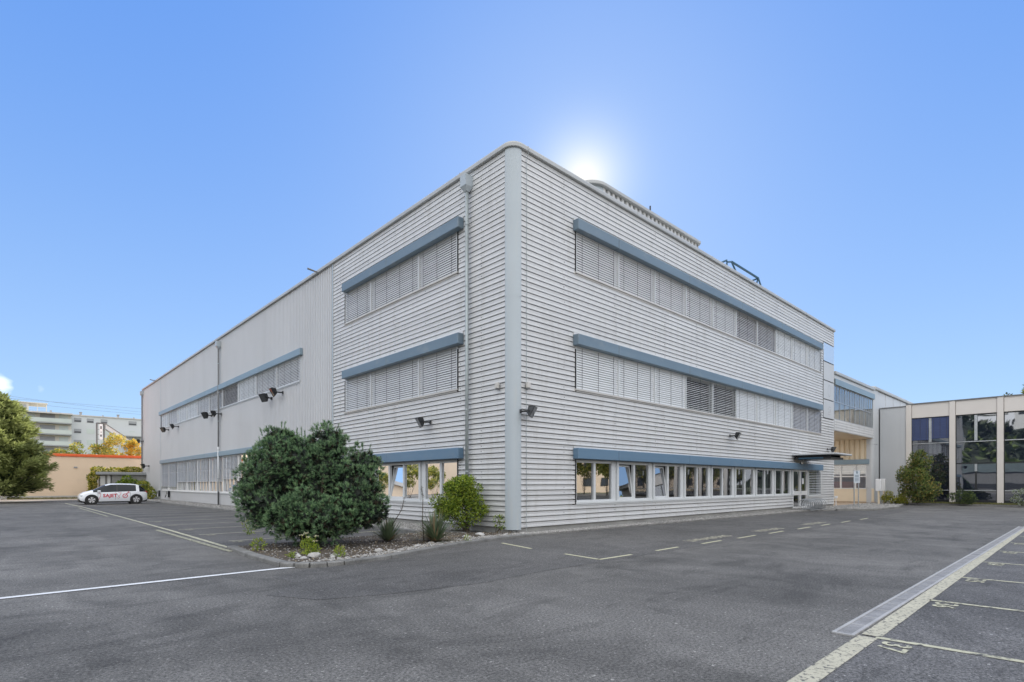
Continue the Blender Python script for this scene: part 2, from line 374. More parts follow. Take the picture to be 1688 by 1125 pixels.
# facade coordinates: u along the wall, z up, d outwards
PR = lambda u, z, d=0: (u, -d, z)            # the right-hand front, plane Y = 0
PL = lambda u, z, d=0: (-d, u, z)            # the left-hand front, plane X = 0
def PX(X0): return lambda u, z, d=0: (X0 - d, u, z)
def PY(Y0): return lambda u, z, d=0: (u, Y0 - d, z)
def fbox(mb, P, u0, u1, z0, z1, d0, d1, mi=0, skip=()): return mb.box(P(u0, z0, d0), P(u1, z1, d1), mi)
# ---------------------------------------------------------------- ground
def sheet(x0, y0, x1, y1, z, name, mat):
    return structure(MB().quad((x0, y0, z), (x1, y0, z), (x1, y1, z), (x0, y1, z)), name, mat)
sheet(-900, -900, 900, 900, -.012, 'ground', 'land')
sheet(-70, -45, 90, 55.5, 0, 'asphalt_yard', 'asphalt')
structure(MB().quad((-70, 55.6, -.004), (30, 55.6, -.004), (30, 90, -.004), (-70, 90, -.004)), 'paved_strip', 'yard_paving')
# resurfaced lane along the front and the parking bays, each a thin sheet with an uneven cut edge
seam = [(-5.9, -5.55), (-4.2, -5.40), (-2.6, -5.42), (.5, -5.40), (3, -5.46), (7, -5.60), (12, -5.45), (18, -5.2), (24.4, -4.85), (30, -4.4), (39, -3.9)]
mb = MB(); mb.v = [(x, y, .004) for x, y in seam] + [(x, y, .004) for x, y in ((39, -.2), (12, -.2), (-1.2, -.2), (-3.9, -1.2), (-5.5, -1.9), (-6.6, -2.25), (-7.3, -2.3), (-8.1, -2.9), (-8.0, -3.6), (-8.7, -4.2), (-8.3, -5.0), (-7.3, -5.35))]
mb.f = [tuple(range(len(mb.v)))]; mb.m = [0]; structure(mb, 'resurfaced_lane', 'asphalt_dark')
sheet(-7.38, 1.2, -1.2, 36, .004, 'parking_bays_left', 'asphalt_dark')
bay = [(-8.6, -10.58), (22, -10.52), (30, -18), (-8.6, -18)]
mb = MB(); mb.v = [(x, y, .004) for x, y in bay]; mb.f = [(0, 3, 2, 1)]; mb.m = [0]; structure(mb, 'parking_bays_right', 'asphalt_stall')
sheet(30.1, -.1, 39.7, 14, .008, 'paving_under_bridge', 'paving')  # sun patch in the gap put into the paving's warm colour
# road paint
def stripe(mb, a, b, w, z=.009, mi=0):
    a = Vector((*a, 0)); b = Vector((*b, 0)); d = (b - a).normalized(); n = Vector((-d.y, d.x, 0)) * (w / 2)
    L_ = (b - a).length; k = max(1, int(L_ / .5))
    for i in range(k):
        p = a + d * (L_ * i / k); q = a + d * (L_ * (i + 1) / k)
        mb.quad(*[(t.x, t.y, z) for t in (p - n, q - n, q + n, p + n)], mi=mi)
mb = MB(); stripe(mb, (-14.5, -2.05), (-7.62, -1.90), .135); mb.quad((-7.62, -1.97, .009), (-7.30, -2.02, .009), (-7.30, -1.99, .009), (-7.62, -1.83, .009)); structure(mb, 'white_line_marking', 'white_paint')
mb = MB(); stripe(mb, (-7.36, 2.1), (-7.28, 8.9), .11); stripe(mb, (-7.28, 8.9), (-7.30, 20), .11); stripe(mb, (-7.30, 20), (-7.42, 33), .11); stripe(mb, (-7.42, 33), (-7.7, 44), .12)
structure(mb, 'yellow_line_left', 'yellow')
mb = MB(); stripe(mb, (-7.55, 1.4), (-7.58, 9.5), .13); stripe(mb, (-7.7, 20), (-7.75, 33), .11); structure(mb, 'old_yellow_line_left', 'yellow_old')
mb = MB()
for i in range(13): stripe(mb, (-7.0 if i else -6.9, 3.95 + 2.6 * i), (-2.1, 3.95 + 2.6 * i), .09)
structure(mb, 'bay_lines_left', 'yellow_worn')
mb = MB(); stripe(mb, (-8.5, -10.57), (-4.98, -10.56), .17); stripe(mb, (-4.9, -10.57), (26, -10.40), .17); structure(mb, 'wide_yellow_line', 'yellow_worn')
mb = MB()
for i in range(10): stripe(mb, (-4.93 + 2.6 * i, -10.62), (-4.70 + 2.55 * i, -15.6), .085)
structure(mb, 'bay_lines_right', 'yellow')
mb = MB()
stripe(mb, (-1.8, -1.5), (-2.12, -2.9), .09); stripe(mb, (-2.27, -4.1), (-2.42, -5.18), .09); stripe(mb, (-2.46, -5.18), (-1.29, -5.18), .09)
for a, b in ((-.29, .76), (1.88, 3.01), (3.96, 5.24), (6.16, 7.40), (8.57, 9.86), (10.92, 12.03), (13.3, 14.6), (15.9, 17.2)): stripe(mb, (a, -5.17), (b, -5.13), .09)
structure(mb, 'dashed_yellow_line', 'yellow_fresh')
def text_mesh(name, body, size, mat, M4, parent=None, bold=0, depth=0, spacing=1.0, kind=None):
    cu = bpy.data.curves.new(name, 'FONT'); cu.body = body; cu.size = size; cu.align_x = 'CENTER'; cu.align_y = 'CENTER'; cu.offset = bold; cu.extrude = depth; cu.space_character = spacing; cu.resolution_u = 3
    tmp = bpy.data.objects.new(name, cu); col.objects.link(tmp)
    dg = bpy.context.evaluated_depsgraph_get(); me = bpy.data.meshes.new_from_object(tmp.evaluated_get(dg)); bpy.data.objects.remove(tmp)
    o = wo(parent); me.transform(Matrix.Translation(-o) @ M4); me.materials.clear(); me.materials.append(M[mat]); me.name = name
    for p in me.polygons: p.material_index = 0
    ob = bpy.data.objects.new(name, me); col.objects.link(ob)
    if parent is not None: ob.parent = parent
    if kind: ob['kind'] = kind
    return ob
def flat_text(name, body, x, y, size, rz, mat, sx=1.0, sy=1.0, bold=.012):
    return text_mesh(name, body, size, mat, Matrix.Translation((x, y, .010)) @ Matrix.Rotation(rz, 4, 'Z') @ Matrix.Diagonal((sx, sy, 1, 1)), bold=bold, kind='structure')
for i, s in enumerate(('37', '36', '35', '34', '33', '32', '31', '30')):
    flat_text('bay_number_marking', s, -5.20 + 2.6 * i, -10.815, .345, math.pi, 'yellow', 1.0, .95, .007)
for i, s in enumerate(('24', '25', '26', '27', '28')):
    flat_text('bay_number_marking', s, -6.75, 3.62 + 2.6 * i, .34, -math.pi / 2, 'yellow_old', 1, 1, .006)
for s, x0, x1 in (('VISITEURS', 2.2, 4.6), ('VISITE', 5.9, 7.2), ('URS', 7.6, 9.2), ('VISITEURS', 10.4, 13.4)):
    pass
for s, xc, w in (('LIVRAISONS', 3.35, .56), ('VISITEURS', 7.55, .58), ('VISITEURS', 11.9, .58)):
    flat_text('lane_word_marking', s, xc, -4.62, w, 0, 'yellow_worn', .80, .80, .012)
# drain channel
x0, x1, y0, y1 = -5.02, 15.6, -10.455, -10.25
structure(MB().quad((x0, y0 + .035, .010), (x1, y0 + .035, .010), (x1, y1 - .035, .010), (x0, y1 - .035, .010)), 'drain_channel', 'drain')
mb = MB()
mb.box((x0, y0, .001), (x1, y0 + .035, .016)); mb.box((x0, y1 - .035, .001), (x1, y1, .016)); mb.box((x0 - .03, y0, .001), (x0, y1, .016))
k = x0
while k < x1 - .6: k += .5; mb.box((k, y0 + .035, .001), (k + .02, y1 - .035, .0135))
structure(mb, 'drain_frame', 'drain_edge')
# gravel strips with kerbs
def strip(poly, name, mat, z): return structure(MB().prism(poly, -.01, z, bottom=False), name, mat)
def kerb(path, w, h, name):
    mb = MB()
    for a, b in zip(path, path[1:]):
        a = Vector((*a, 0)); b = Vector((*b, 0)); d = (b - a).normalized(); n = Vector((-d.y, d.x, 0)) * (w / 2)
        L_ = (b - a).length; k = max(1, int(L_ / 1.0))
        for i in range(k):
            p = a + d * (L_ * i / k); q = a + d * (L_ * (i + 1) / k)
            o1 = [p - n, q - n, q + n, p + n]; c = .02
            nn = n * ((w / 2 - c) / (w / 2)); o2 = [p - nn, q - nn, q + nn, p + nn]
            for j in range(4):
                e, f = o1[j], o1[(j + 1) % 4]; g, h2 = o2[(j + 1) % 4], o2[j]
                mb.quad((e.x, e.y, -.01), (f.x, f.y, -.01), (f.x, f.y, h - c), (e.x, e.y, h - c))
                mb.quad((e.x, e.y, h - c), (f.x, f.y, h - c), (g.x, g.y, h), (h2.x, h2.y, h))
            mb.quad(*[(t.x, t.y, h) for t in o2])
    return structure(mb, name, 'kerb')
front = [(.05, 0), (.05, -.66), (4, -.72), (9, -.95), (14, -1.2), (22.4, -1.15), (22.4, 0)]
strip([(0.05, .3), (0.05, -.62), (4, -.66), (9, -.80), (14, -.95), (22.4, -1.0), (22.4, .3)][::-1], 'gravel_strip_front', 'gravel', .05)
isl = [(22.4, -1.0), (24.6, -2.3), (25.8, -3.2), (30.5, -3.45), (36.9, -2.45), (39.5, -2.5), (41.4, -2.5), (41.4, -.2), (30.2, .0), (22.4, .3)]
strip(isl, 'gravel_island', 'gravel', .07)
kerb([(23.9, -1.93), (24.6, -2.36), (25.8, -3.28), (30.5, -3.53), (36.9, -2.52), (38.75, -2.55), (38.9, -5), (39.1, -8.9), (39.2, -24)], .12, .11, 'island_kerb')
strip([(-1.75, 2.2), (0.1, 2.2), (0.1, 60), (-2.0, 60)][::-1], 'gravel_strip_left', 'gravel', .05)
kerb([(-1.8, 2.1), (-1.95, 30), (-2.1, 60)], .16, .10, 'left_strip_kerb')
kerb([(-.9, .3), (-.95, 2.2)], .1, .06, 'bed_inner_kerb')
bed = [(-7.3, 1.95), (-7.42, 0), (-7.40, -1.6), (-7.15, -2.0), (-6.6, -2.12), (-5.5, -1.95), (-3.9, -1.35), (-2.0, -.75), (0.0, -.62), (.1, .2), (-1.0, 1.2), (-1.8, 2.1), (-4, 2.2)]
strip(bed, 'planting_bed', 'soil', .06)
kerb([(-7.38, 2.0), (-7.50, 0), (-7.48, -1.62), (-7.36, -1.92), (-7.17, -2.08), (-6.9, -2.18), (-6.6, -2.22), (-5.5, -2.05), (-3.9, -1.45), (-2.6, -1.02), (-1.2, -.72), (.05, -.68)], .19, .085, 'bed_kerb')
# grass strip on the far right
strip([(38.9, -2.5), (39.1, -9), (39.2, -24), (41.7, -24), (41.7, -2.5)], 'grass_bed', 'soil', .12)
def inpoly(x, y, P_):
    c = False; j = len(P_) - 1
    for i in range(len(P_)):
        xi, yi = P_[i]; xj, yj = P_[j]
        if (yi > y) != (yj > y) and x < (xj - xi) * (y - yi) / (yj - yi) + xi: c = not c
        j = i
    return c
def pebbles(polys, n, name, z, smin, smax, label, seed):
    r = random.Random(seed); mb = MB(); 
    for _ in range(n):
        P_ = polys[r.randrange(len(polys))]
        xs = [p[0] for p in P_]; ys = [p[1] for p in P_]
        for _t in range(30):
            x, y = r.uniform(min(xs), max(xs)), r.uniform(min(ys), max(ys))
            if inpoly(x, y, P_): break
        else: continue
        s = r.uniform(smin, smax); a = r.uniform(0, 6.28); ca, sa = math.cos(a) * s, math.sin(a) * s; i = len(mb.v); h = s * r.uniform(.5, .9)
        mb.v += [(x + ca, y + sa, z), (x - sa * .8, y + ca * .8, z), (x - ca, y - sa, z), (x + sa * .8, y - ca * .8, z), (x + ca * .3, y + sa * .4, z + h), (x - ca * .5, y - sa * .3, z + h * .85)]
        for f in ((0, 1, 4), (1, 2, 5), (1, 5, 4), (2, 3, 5), (3, 0, 4), (3, 4, 5)): mb.f.append(tuple(i + q for q in f)); mb.m.append(r.choice((0, 0, 1)))
    return tag(mb.build(name, ['pebble', 'stone']), label, 'gravel', kind='stuff')
FR = [(0.1, -.08), (0.1, -.58), (4, -.62), (9, -.76), (14, -.9), (22.4, -.95), (22.4, -.08)]
FR1 = [(0.1, -.08), (0.1, -.58), (3.5, -.6), (7, -.7), (7, -.08)]
pebbles([FR, FR1], 5200, 'front_gravel', .045, .015, .045, 'grey gravel strip at the foot of the long front wall', 3)
pebbles([isl], 2600, 'island_gravel', .06, .03, .07, 'pale gravel island round the sign post', 4)
pebbles([[(-1.7, 2.3), (0, 2.3), (0, 50), (-1.9, 50)], [(-1.7, 2.3), (-.05, 2.3), (-.05, 12), (-1.8, 12)]], 4500, 'left_gravel', .045, .03, .07, 'pale gravel strip under the ribbed hall wall', 5)
pebbles([bed], 1100, 'bed_gravel', .055, .012, .035, 'small chips and litter scattered over the planting bed soil', 6)
edge = [(-7.2, -1.7), (-6.6, -2.0), (-5.5, -1.85), (-3.9, -1.25), (-2.0, -.65), (0, -.5), (0, -.1), (-2, -.3), (-3.9, -.85), (-5.5, -1.5), (-6.6, -1.7)]
pebbles([edge], 900, 'edge_gravel', .055, .02, .05, 'rounded cobbles along the inner edge of the bed kerb', 8)
# larger stones of the bed, each its own
def rock(x, y, sx, sy, sz, label, seed, name='stone'):
    r = random.Random(seed); bm = bmesh.new(); bmesh.ops.create_icosphere(bm, subdivisions=2, radius=1)
    k = [Vector((r.uniform(-1, 1), r.uniform(-1, 1), r.uniform(-1, 1))).normalized() for _ in range(7)]
    for v in bm.verts:
        c = v.co.copy()
        for q in k:
            d = c.dot(q)
            if d > .62: c -= q * (d - .62) * .9
        v.co = Vector((c.x * sx, c.y * sy, c.z * sz * .8)) * (1 + r.uniform(-.04, .04))
    mb = MB(); mb.addbm(bm, 0, Matrix.Translation((x, y, .05 + sz * .35)) @ Matrix.Rotation(r.uniform(0, 3), 4, 'Z'))
    o = mb.build(name, 'stone'); return tag(o, label, 'stone', 'stones edging the planting bed')
rock(-6.73, -1.25, .16, .12, .11, 'largest pale stone, lying left of the cream-flowered weed', 1)
rock(-6.95, -.95, .10, .08, .07, 'pale stone just behind and left of the largest pale stone', 2)
rock(-6.99, -1.33, .10, .07, .06, 'flat pale stone at the left end of the stone row by the kerb', 3)
rock(-6.50, -1.58, .09, .07, .06, 'small pale stone between the largest stone and the kerb', 4)
rock(-6.30, -1.28, .13, .09, .05, 'low flat grey stone right of the cream-flowered weed', 5)
rock(-5.25, -1.25, .12, .09, .07, 'pale stone under the right side of the pine, beside a smaller white one', 6)
rock(-5.03, -1.33, .07, .06, .05, 'small whitish stone touching the pale one under the pine', 7)
rock(-4.10, -1.03, .14, .10, .05, 'flat brownish slab below the green yucca', 8)
rock(-3.55, -.75, .12, .09, .06, 'rounded stone between the two yucca plants', 9)
rock(-1.9, -.15, .15, .12, .09, 'grey boulder right of the bigger yucca', 10)
rock(-1.2, .1, .16, .12, .10, 'grey boulder under the yellow-green shrub', 11)
rock(-.55, -.28, .10, .08, .06, 'small brown stone nearest the corner column', 12)
rock(-1.5, -.40, .09, .07, .05, 'small pale stone on the kerb side of the grey boulders', 13)
# ---------------------------------------------------------------- main building
B = thing('office_building', 'long three-storey industrial block clad in pale grey corrugated metal with blue window bands', 'building', (0, 0, 0))
XR, YW, YE = 30.05, 12.40, 60.0
RC = .31; PITCH = .1675; Z0 = .17; NROW = 70; ZT = Z0 + PITCH * NROW
def intervals(u0, u1, cuts):
    iv = [(u0, u1)]
    for a, b in cuts:
        nv = []
        for p, q in iv:
            if b <= p or a >= q: nv.append((p, q)); continue
            if a > p: nv.append((p, a))
            if b < q: nv.append((b, q))
        iv = nv
    return iv
def clad_h(mb, P, u0, u1, z0, n, openings, seams=()):
    rj = random.Random(int(u1 * 7 + z0 * 3))
    for i in range(n):
        a = z0 + i * PITCH; zc = a + PITCH / 2; b = a + PITCH; g = a + .036
        cuts = [(o[0], o[1]) for o in openings if o[2] < zc < o[3]] + [(s - .004, s + .004) for s in seams]
        for p, q in intervals(u0, u1, cuts):
            # faces of one plank: groove back, lip, two shallow folds, top ledge
            k = max(1, int((q - p) / 2.2)); 
            e = [rj.uniform(-.0035, .0035) for _ in range(k + 1)]
            for j in range(k):
                s, t = p + (q - p) * j / k, p + (q - p) * (j + 1) / k; es, et = e[j], e[j + 1]
                mb.quad(P(s, a, -.11), P(t, a, -.11), P(t, g, -.11), P(s, g, -.11))
                mb.quad(P(s, g, -.11), P(t, g, -.11), P(t, g, .004 + et), P(s, g, .004 + es))
                mb.quad(P(s, g, .004 + es), P(t, g, .004 + et), P(t, g + .055, 0 + et), P(s, g + .055, 0 + es))
                mb.quad(P(s, g + .055, es), P(t, g + .055, et), P(t, g + .062, -.006 + et), P(s, g + .062, -.006 + es))
                mb.quad(P(s, g + .062, -.006 + es), P(t, g + .062, -.006 + et), P(t, b, .002), P(s, b, .002))
                mb.quad(P(s, b, .002), P(t, b, .002), P(t, b, -.11), P(s, b, -.11))
            for uu, eu in ((p, e[0]), (q, e[-1])): mb.quad(P(uu, g, eu), P(uu, b, .0), P(uu, b, -.05), P(uu, g, -.05))
row = lambda k: Z0 + PITCH * k
US, MS, LS = (row(51.5), row(61)), (row(27.5), row(37)), (row(4.2), row(15))
US, MS, LS = (row(51), row(61)), (row(27), row(37)), (row(4), row(15))
opR = [(2.93, 27.42, *US), (2.93, 27.42, *MS), (2.93, 27.42, *LS), (22.68, 25.15, 0, row(14)), (27.87, XR, row(34), row(64))]
opL = [(2.74, 11.14, *US), (2.74, 11.14, *MS), (2.74, 11.14, *LS)]
mb = MB(); clad_h(mb, PR, RC + .02, XR, Z0, NROW, opR, (5.25, 11.3, 17.4, 23.5))
rf_ = random.Random(12)
def fixings(mb, P, us, ops):
    for u in us:
        for k in range(1, NROW - 1):
            z = row(k) + .105
            if rf_.random() < .55 or any(o[0] < u < o[1] and o[2] < z < o[3] for o in ops): continue
            s_ = rf_.uniform(.007, .013); uu = u + rf_.uniform(-.01, .01)
            mb.box(P(uu - s_, z - s_, -.004), P(uu + s_, z + s_, .010), 1)
fixings(mb, PR, (2.35, 5.18, 7.9, 8.6, 11.22, 14.3, 17.32, 20.4, 23.42, 26.5), opR)
mb.quad(PR(XR, Z0, 0), PR(XR, ZT, 0), PR(XR, ZT, -.5), PR(XR, Z0, -.5)); mb.build('wall', ['clad', 'pipe_dark'], B)
mb = MB(); clad_h(mb, PL, RC + .02, YW - .06, Z0, NROW, opL, (6.9,)); fixings(mb, PL, (1.5, 2.6, 4.7, 6.82, 9.0, 11.6), opL); mb.build('wall', ['clad', 'pipe_dark'], B)
# gable facing the bridge, and rear
mb = MB()
for i in range(70): 
    a = Z0 + i * PITCH; mb.box((XR - .04, .02, a + .03), (XR, 26, a + PITCH)); 
mb.box((XR - .10, .02, .1), (XR - .05, 26, ZT)); mb.build('wall', 'clad', B)
# vertical ribbed wall of the hall
def clad_v(mb, P, u0, u1, z0, z1, openings, pitch=.2):
    n = int(round((u1 - u0) / pitch)); pw = (u1 - u0) / n
    for i in range(n):
        a = u0 + i * pw; uc = a + pw / 2
        for p, q in intervals(z0, z1, [(o[2], o[3]) for o in openings if o[0] < uc < o[1]]):
            prof = [(0, 0), (.10, 0), (.12, -.10), (.165, -.10), (pw, 0)]
            for (s, ds), (t, dt) in zip(prof, prof[1:]):
                mb.quad(P(a + s, p, ds), P(a + t, p, dt), P(a + t, q, dt), P(a + s, q, ds))
opW = [(16.2, 50.45, 6.93, 8.4), (16.2, 50.0, .90, 3.75)]
mb = MB(); clad_v(mb, PL, YW, YE - .15, .08, 11.9, opW); mb.build('wall', 'wing', B)
for a_, b_, c_, d_, e_ in ((50.45, 50.52, .08, 0, .02), (YW - .06, YW + .03, .1, -.05, .03), (YE - .15, YE + .02, .05, -.3, .02)):
    mb = MB(); fbox(mb, PL, a_, b_, c_, 11.9, d_, e_); mb.build('corner_trim', 'column', B)
# plinth and core
mb = MB(); fbox(mb, PR, .25, XR, -.02, Z0 - .005, -.4, -.075); fbox(mb, PL, .25, YW, -.02, Z0 - .005, -.4, -.075); fbox(mb, PL, YW, YE, -.02, .07, -.4, -.06)
mb.box((.10, .10, -.02), (.36, .36, .12)); mb.build('plinth', 'concrete', B)
mb = MB(); mb.box((1.6, 1.6, -.01), (XR - .1, 26, 11.85)); mb.box((1.6, 26, -.01), (26, YE - .1, 11.85)); mb.build('inner_wall', 'room', B)
mb = MB(); mb.box((XR - .12, 26, 0), (1, 26.05, 11.9)); mb.box((.1, YE - .14, 0), (26, YE, 11.9)); mb.box((25.95, 26.1, 0), (26.05, YE, 11.9)); mb.build('rear_wall', 'wing', B)
mb = MB(); fbox(mb, PR, 2.9, 27.5, 2.55, 2.6, -1.6, -.06); fbox(mb, PR, 2.9, 22.6, .82, .86, -1.6, -.06); fbox(mb, PL, 2.7, 11.2, 2.55, 2.6, -1.6, -.06); fbox(mb, PL, 2.7, 11.2, .82, .86, -1.6, -.06)
for u in (5.38, 10.3, 15.2, 20.1, 22.66, 25.15): fbox(mb, PR, u, u + .08, 0, 2.55, -1.6, -.14)
fbox(mb, PL, 8.8, 8.88, .86, 2.55, -1.6, -.14)
mb.build('room_partition', 'room', B)
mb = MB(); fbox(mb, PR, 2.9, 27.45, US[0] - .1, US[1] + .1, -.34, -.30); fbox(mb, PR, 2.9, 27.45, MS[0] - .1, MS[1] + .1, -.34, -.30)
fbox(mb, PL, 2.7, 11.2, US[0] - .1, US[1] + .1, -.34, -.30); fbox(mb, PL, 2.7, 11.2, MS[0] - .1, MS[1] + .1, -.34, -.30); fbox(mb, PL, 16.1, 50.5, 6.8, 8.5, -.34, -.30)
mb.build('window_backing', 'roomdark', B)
# corner column: quarter round sheet with flanges
def arc(r, n=14, c=(RC, RC)): return [(c[0] - r * math.cos(t), c[1] - r * math.sin(t)) for t in [math.pi / 2 * k / n for k in range(n + 1)]]
def colring(mb, z0, z1, r):
    pts = arc(r); pts = [(RC - r, RC + .015)] + pts + [(RC + .015, RC - r)]
    for a, b in zip(pts, pts[1:]): mb.quad((a[0], a[1], z0), (b[0], b[1], z0), (b[0], b[1], z1), (a[0], a[1], z1))
    a = pts[0]; mb.quad((a[0], a[1], z0), (a[0], a[1], z1), (a[0] + .08, a[1], z1), (a[0] + .08, a[1], z0))
    a = pts[-1]; mb.quad((a[0], a[1], z0), (a[0], a[1], z1), (a[0], a[1] + .08, z1), (a[0], a[1] + .08, z0))
mb = MB(); colring(mb, .14, 4.0, RC + .030); colring(mb, 4.0, 7.34, RC + .030); colring(mb, 7.335, 11.9, RC + .036)
cc = mb.build('corner_column', 'column', B, smooth=True)
mod = cc.modifiers.new('edge', 'EDGE_SPLIT'); mod.split_angle = R(40)
# roof and its rounded trim, swept along the outline
def sweep(mb, path, prof):
    for (p, n), (q, m_) in zip(path, path[1:]):
        for (d0, z0), (d1, z1) in zip(prof, prof[1:]):
            mb.quad((p[0] + n[0] * d0, p[1] + n[1] * d0, z0), (q[0] + m_[0] * d0, q[1] + m_[1] * d0, z0), (q[0] + m_[0] * d1, q[1] + m_[1] * d1, z1), (p[0] + n[0] * d1, p[1] + n[1] * d1, z1))
path = [((0, YE), (-1, 0)), ((0, RC), (-1, 0))]
for k in range(1, 14): t = math.pi / 2 * k / 14; path.append(((RC - RC * math.cos(t), RC - RC * math.sin(t)), (-math.cos(t), -math.sin(t))))
path += [((RC, 0), (0, -1)), ((XR - .02, 0), (0, -1)), ((XR, .02), (1, 0)), ((XR, 26), (1, 0))]
prof = [(-.05, 11.905), (.085, 11.905), (.10, 11.92), (.10, 12.02), (.085, 12.06), (.05, 12.085), (-.5, 12.10), (-.5, 11.9)]
mb = MB(); sweep(mb, path, prof); o = mb.build('roof_trim', 'trim', B)
mb = MB(); mb.box((.4, .4, 11.86), (XR - .4, 25.9, 11.98)); mb.box((.4, 25.9, 11.86), (26, YE - .1, 11.98)); mb.build('roof', 'roof', B)
# small joints on the trim
for P_, us_ in ((PR, (.55, 6.5, 12.5, 18.5, 24.5)), (PL, (2.5, 8.5, 14.5, 20.5, 26.5, 32.5, 38.5))):
    for u in us_: mb = MB(); fbox(mb, P_, u, u + .03, 11.90, 12.06, .09, .108); mb.build('trim_joint', 'trim', B)
# lightning strip running down beside the corner
mb = MB(); mb.tube([(.56, -.14, 11.96), (.57, -.10, 11.85), (.56, -.035, 11.7), (.56, -.035, 7.4), (.545, -.035, 3.0), (.56, -.035, 1.2), (.53, -.05, .1)], .009, 5); mb.build('lightning_conductor', 'zinc', B)
# blue shutter boxes
def band(P, u0, u1, z0, z1, d, mat, seams=()):
    mb = MB(); us = [u0] + list(seams) + [u1]
    for a, b in zip(us, us[1:]):
        a2 = a + (.006 if a != u0 else 0); b2 = b - (.006 if b != u1 else 0)
        mb.bevbox(P(a2, z0, 0), P(b2, z1, d), .018)
    return mb.build('shutter_box', mat, B)
sm = (5.1, 10.2, 15.3, 20.4)
for z0, z1, mt in ((10.17, 10.54, 'bandtop'), (6.27, 6.64, 'bandtop'), (2.41, 2.78, 'band')):
    band(PR, 2.80, 27.12, z0, z1, .25, mt, sm); band(PL, 2.42, 10.98, z0, z1, .25, mt, (7.1,))
band(PL, 15.9, 50.6, 8.24, 8.60, .16, 'bandgrey', (22, 28.4, 34, 40, 46)); band(PL, 15.9, 50.2, 3.52, 3.85, .16, 'bandgrey', (22, 28.4, 34, 40, 46))
# drip strip above the boxes
mb = MB()
for z in (10.57, 6.67, 2.80): fbox(mb, PR, 2.82, 27.1, z - .018, z + .05, 0, .035); fbox(mb, PL, 2.44, 10.96, z - .018, z + .05, 0, .035)
mb.build('flashing', 'clad', B)
# sills and reveals
def sill(P, u0, u1, z, mat='sill', d=.06, h=.05):
    mb = MB(); fbox(mb, P, u0, u1, z - h, z, -.28, d); fbox(mb, P, u0, u1, z - h - .05, z - h - .004, -.05, .022); return mb.build('window_sill', mat, B)
sill(PR, 2.90, 27.42, US[0] + .10); sill(PR, 2.90, 27.42, MS[0] + .12); sill(PR, 2.93, 22.70, LS[0] + .09, 'frame', .05, .06)
sill(PL, 2.72, 11.16, US[0] + .10); sill(PL, 2.72, 11.16, MS[0] + .12); sill(PL, 2.74, 11.14, LS[0] + .09, 'frame', .05, .06)
sill(PL, 16.2, 50.45, 6.95, 'frame'); sill(PL, 16.2, 50.0, .93, 'frame')
for P, u in ((PR, 2.93), (PL, 2.74)):
    for (a, b) in (US, MS, LS): mb = MB(); fbox(mb, P, u - .02, u + .02, a + .02, b - .2, -.3, .028); mb.build('window_reveal', 'gap', B)
for P, u in ((PR, 27.42), (PL, 11.14)):
    for (a, b) in (US, MS): mb = MB(); fbox(mb, P, u - .02, u + .02, a, b - .2, -.3, .015); mb.build('window_reveal', 'gap', B)
def blind_mesh(mb, P, u0, u1, z0, z1, ang, pitch=.082, w=.090, d=-.01, cords=3, seed=0, cmi=1):
    n = int((z1 - z0) / pitch); r = random.Random(seed); ca, sa = math.cos(ang), math.sin(ang)
    for i in range(n):
        z = z1 - .03 - (i + .5) * pitch; a = ang + r.uniform(-.05, .05); ca, sa = math.cos(a), math.sin(a); sag = r.uniform(-.003, .003)
        # slat cross-section: three points, outer edge low (ang small = nearly closed)
        pt = [(-w / 2, 0), (0, .007), (w / 2, 0)]
        pp = [(z - (s * ca) + t * sa, d + s * sa + t * ca) for s, t in pt]
        for (za, da), (zb, db) in zip(pp, pp[1:]):
            mb.quad(P(u0, za + sag, da), P(u1, za - sag, da), P(u1, zb - sag, db), P(u0, zb + sag, db))
    fbox(mb, P, u0, u1, z1 - .035, z1, d - .03, d + .03)
    fbox(mb, P, u0, u1, z1 - .06 - (n + .3) * pitch, z1 - .04 - n * pitch, d - .02, d + .02)
    L_ = u1 - u0
    cs = [.12, .5, .88] if cords == 3 else [.10, .36, .64, .90]
    for c in cs:
        uu = u0 + L_ * c; dd = d + w / 2 * abs(math.sin(ang)) + .012
        fbox(mb, P, uu - .007, uu + .007, z1 - .04 - n * pitch, z1 - .03, dd, dd + .004, cmi)
def blind_bay(P, u0, u1, z0, z1, ang, mat='blind', cords=3, seed=0, rail=.028):
    fr = MB()
    fbox(fr, P, u0 - rail, u0 + rail, z0, z1, -.05, .028)
    fbox(fr, P, u1 - .002, u1 + .004, z0, z1, -.05, .01)
    for a, b, c, d_ in ((u0, u0 + .06, z0, z1), (u1 - .06, u1, z0, z1), (u0 + .06, u1 - .06, z0, z0 + .07), (u0 + .06, u1 - .06, z1 - .07, z1)): fbox(fr, P, a, b, c, d_, -.19, -.13)
    w = fr.build('window', 'frame', B)
    MB().quad(P(u0 + .06, z0 + .07, -.165), P(u1 - .06, z0 + .07, -.165), P(u1 - .06, z1 - .07, -.165), P(u0 + .06, z1 - .07, -.165)).build('pane', 'darkpane', w)
    mb = MB(); blind_mesh(mb, P, u0 + .035, u1 - .035, z0 + .02, z1, ang, cords=cords, seed=seed)
    mb.build('blind', [mat, 'cord'], w); return w
mods = [2.95 + 2.446 * i for i in range(11)]
kindU = [('blind', .36), ('blind', .38), ('blind', .35), ('blind', .36), ('blind', .34), ('blind2', .50), ('blind2', .48), ('blindw', .30), ('blindw', .30), ('blindw', .32)]
kindM = [('blindw', .40), ('blindw', .38), ('blindw', .36), ('blindw', 1.02), ('blindw', 1.0), ('blindw', .34), ('blindw', .32), ('blindw', .34), ('blind2', .56), ('blind2', .56)]
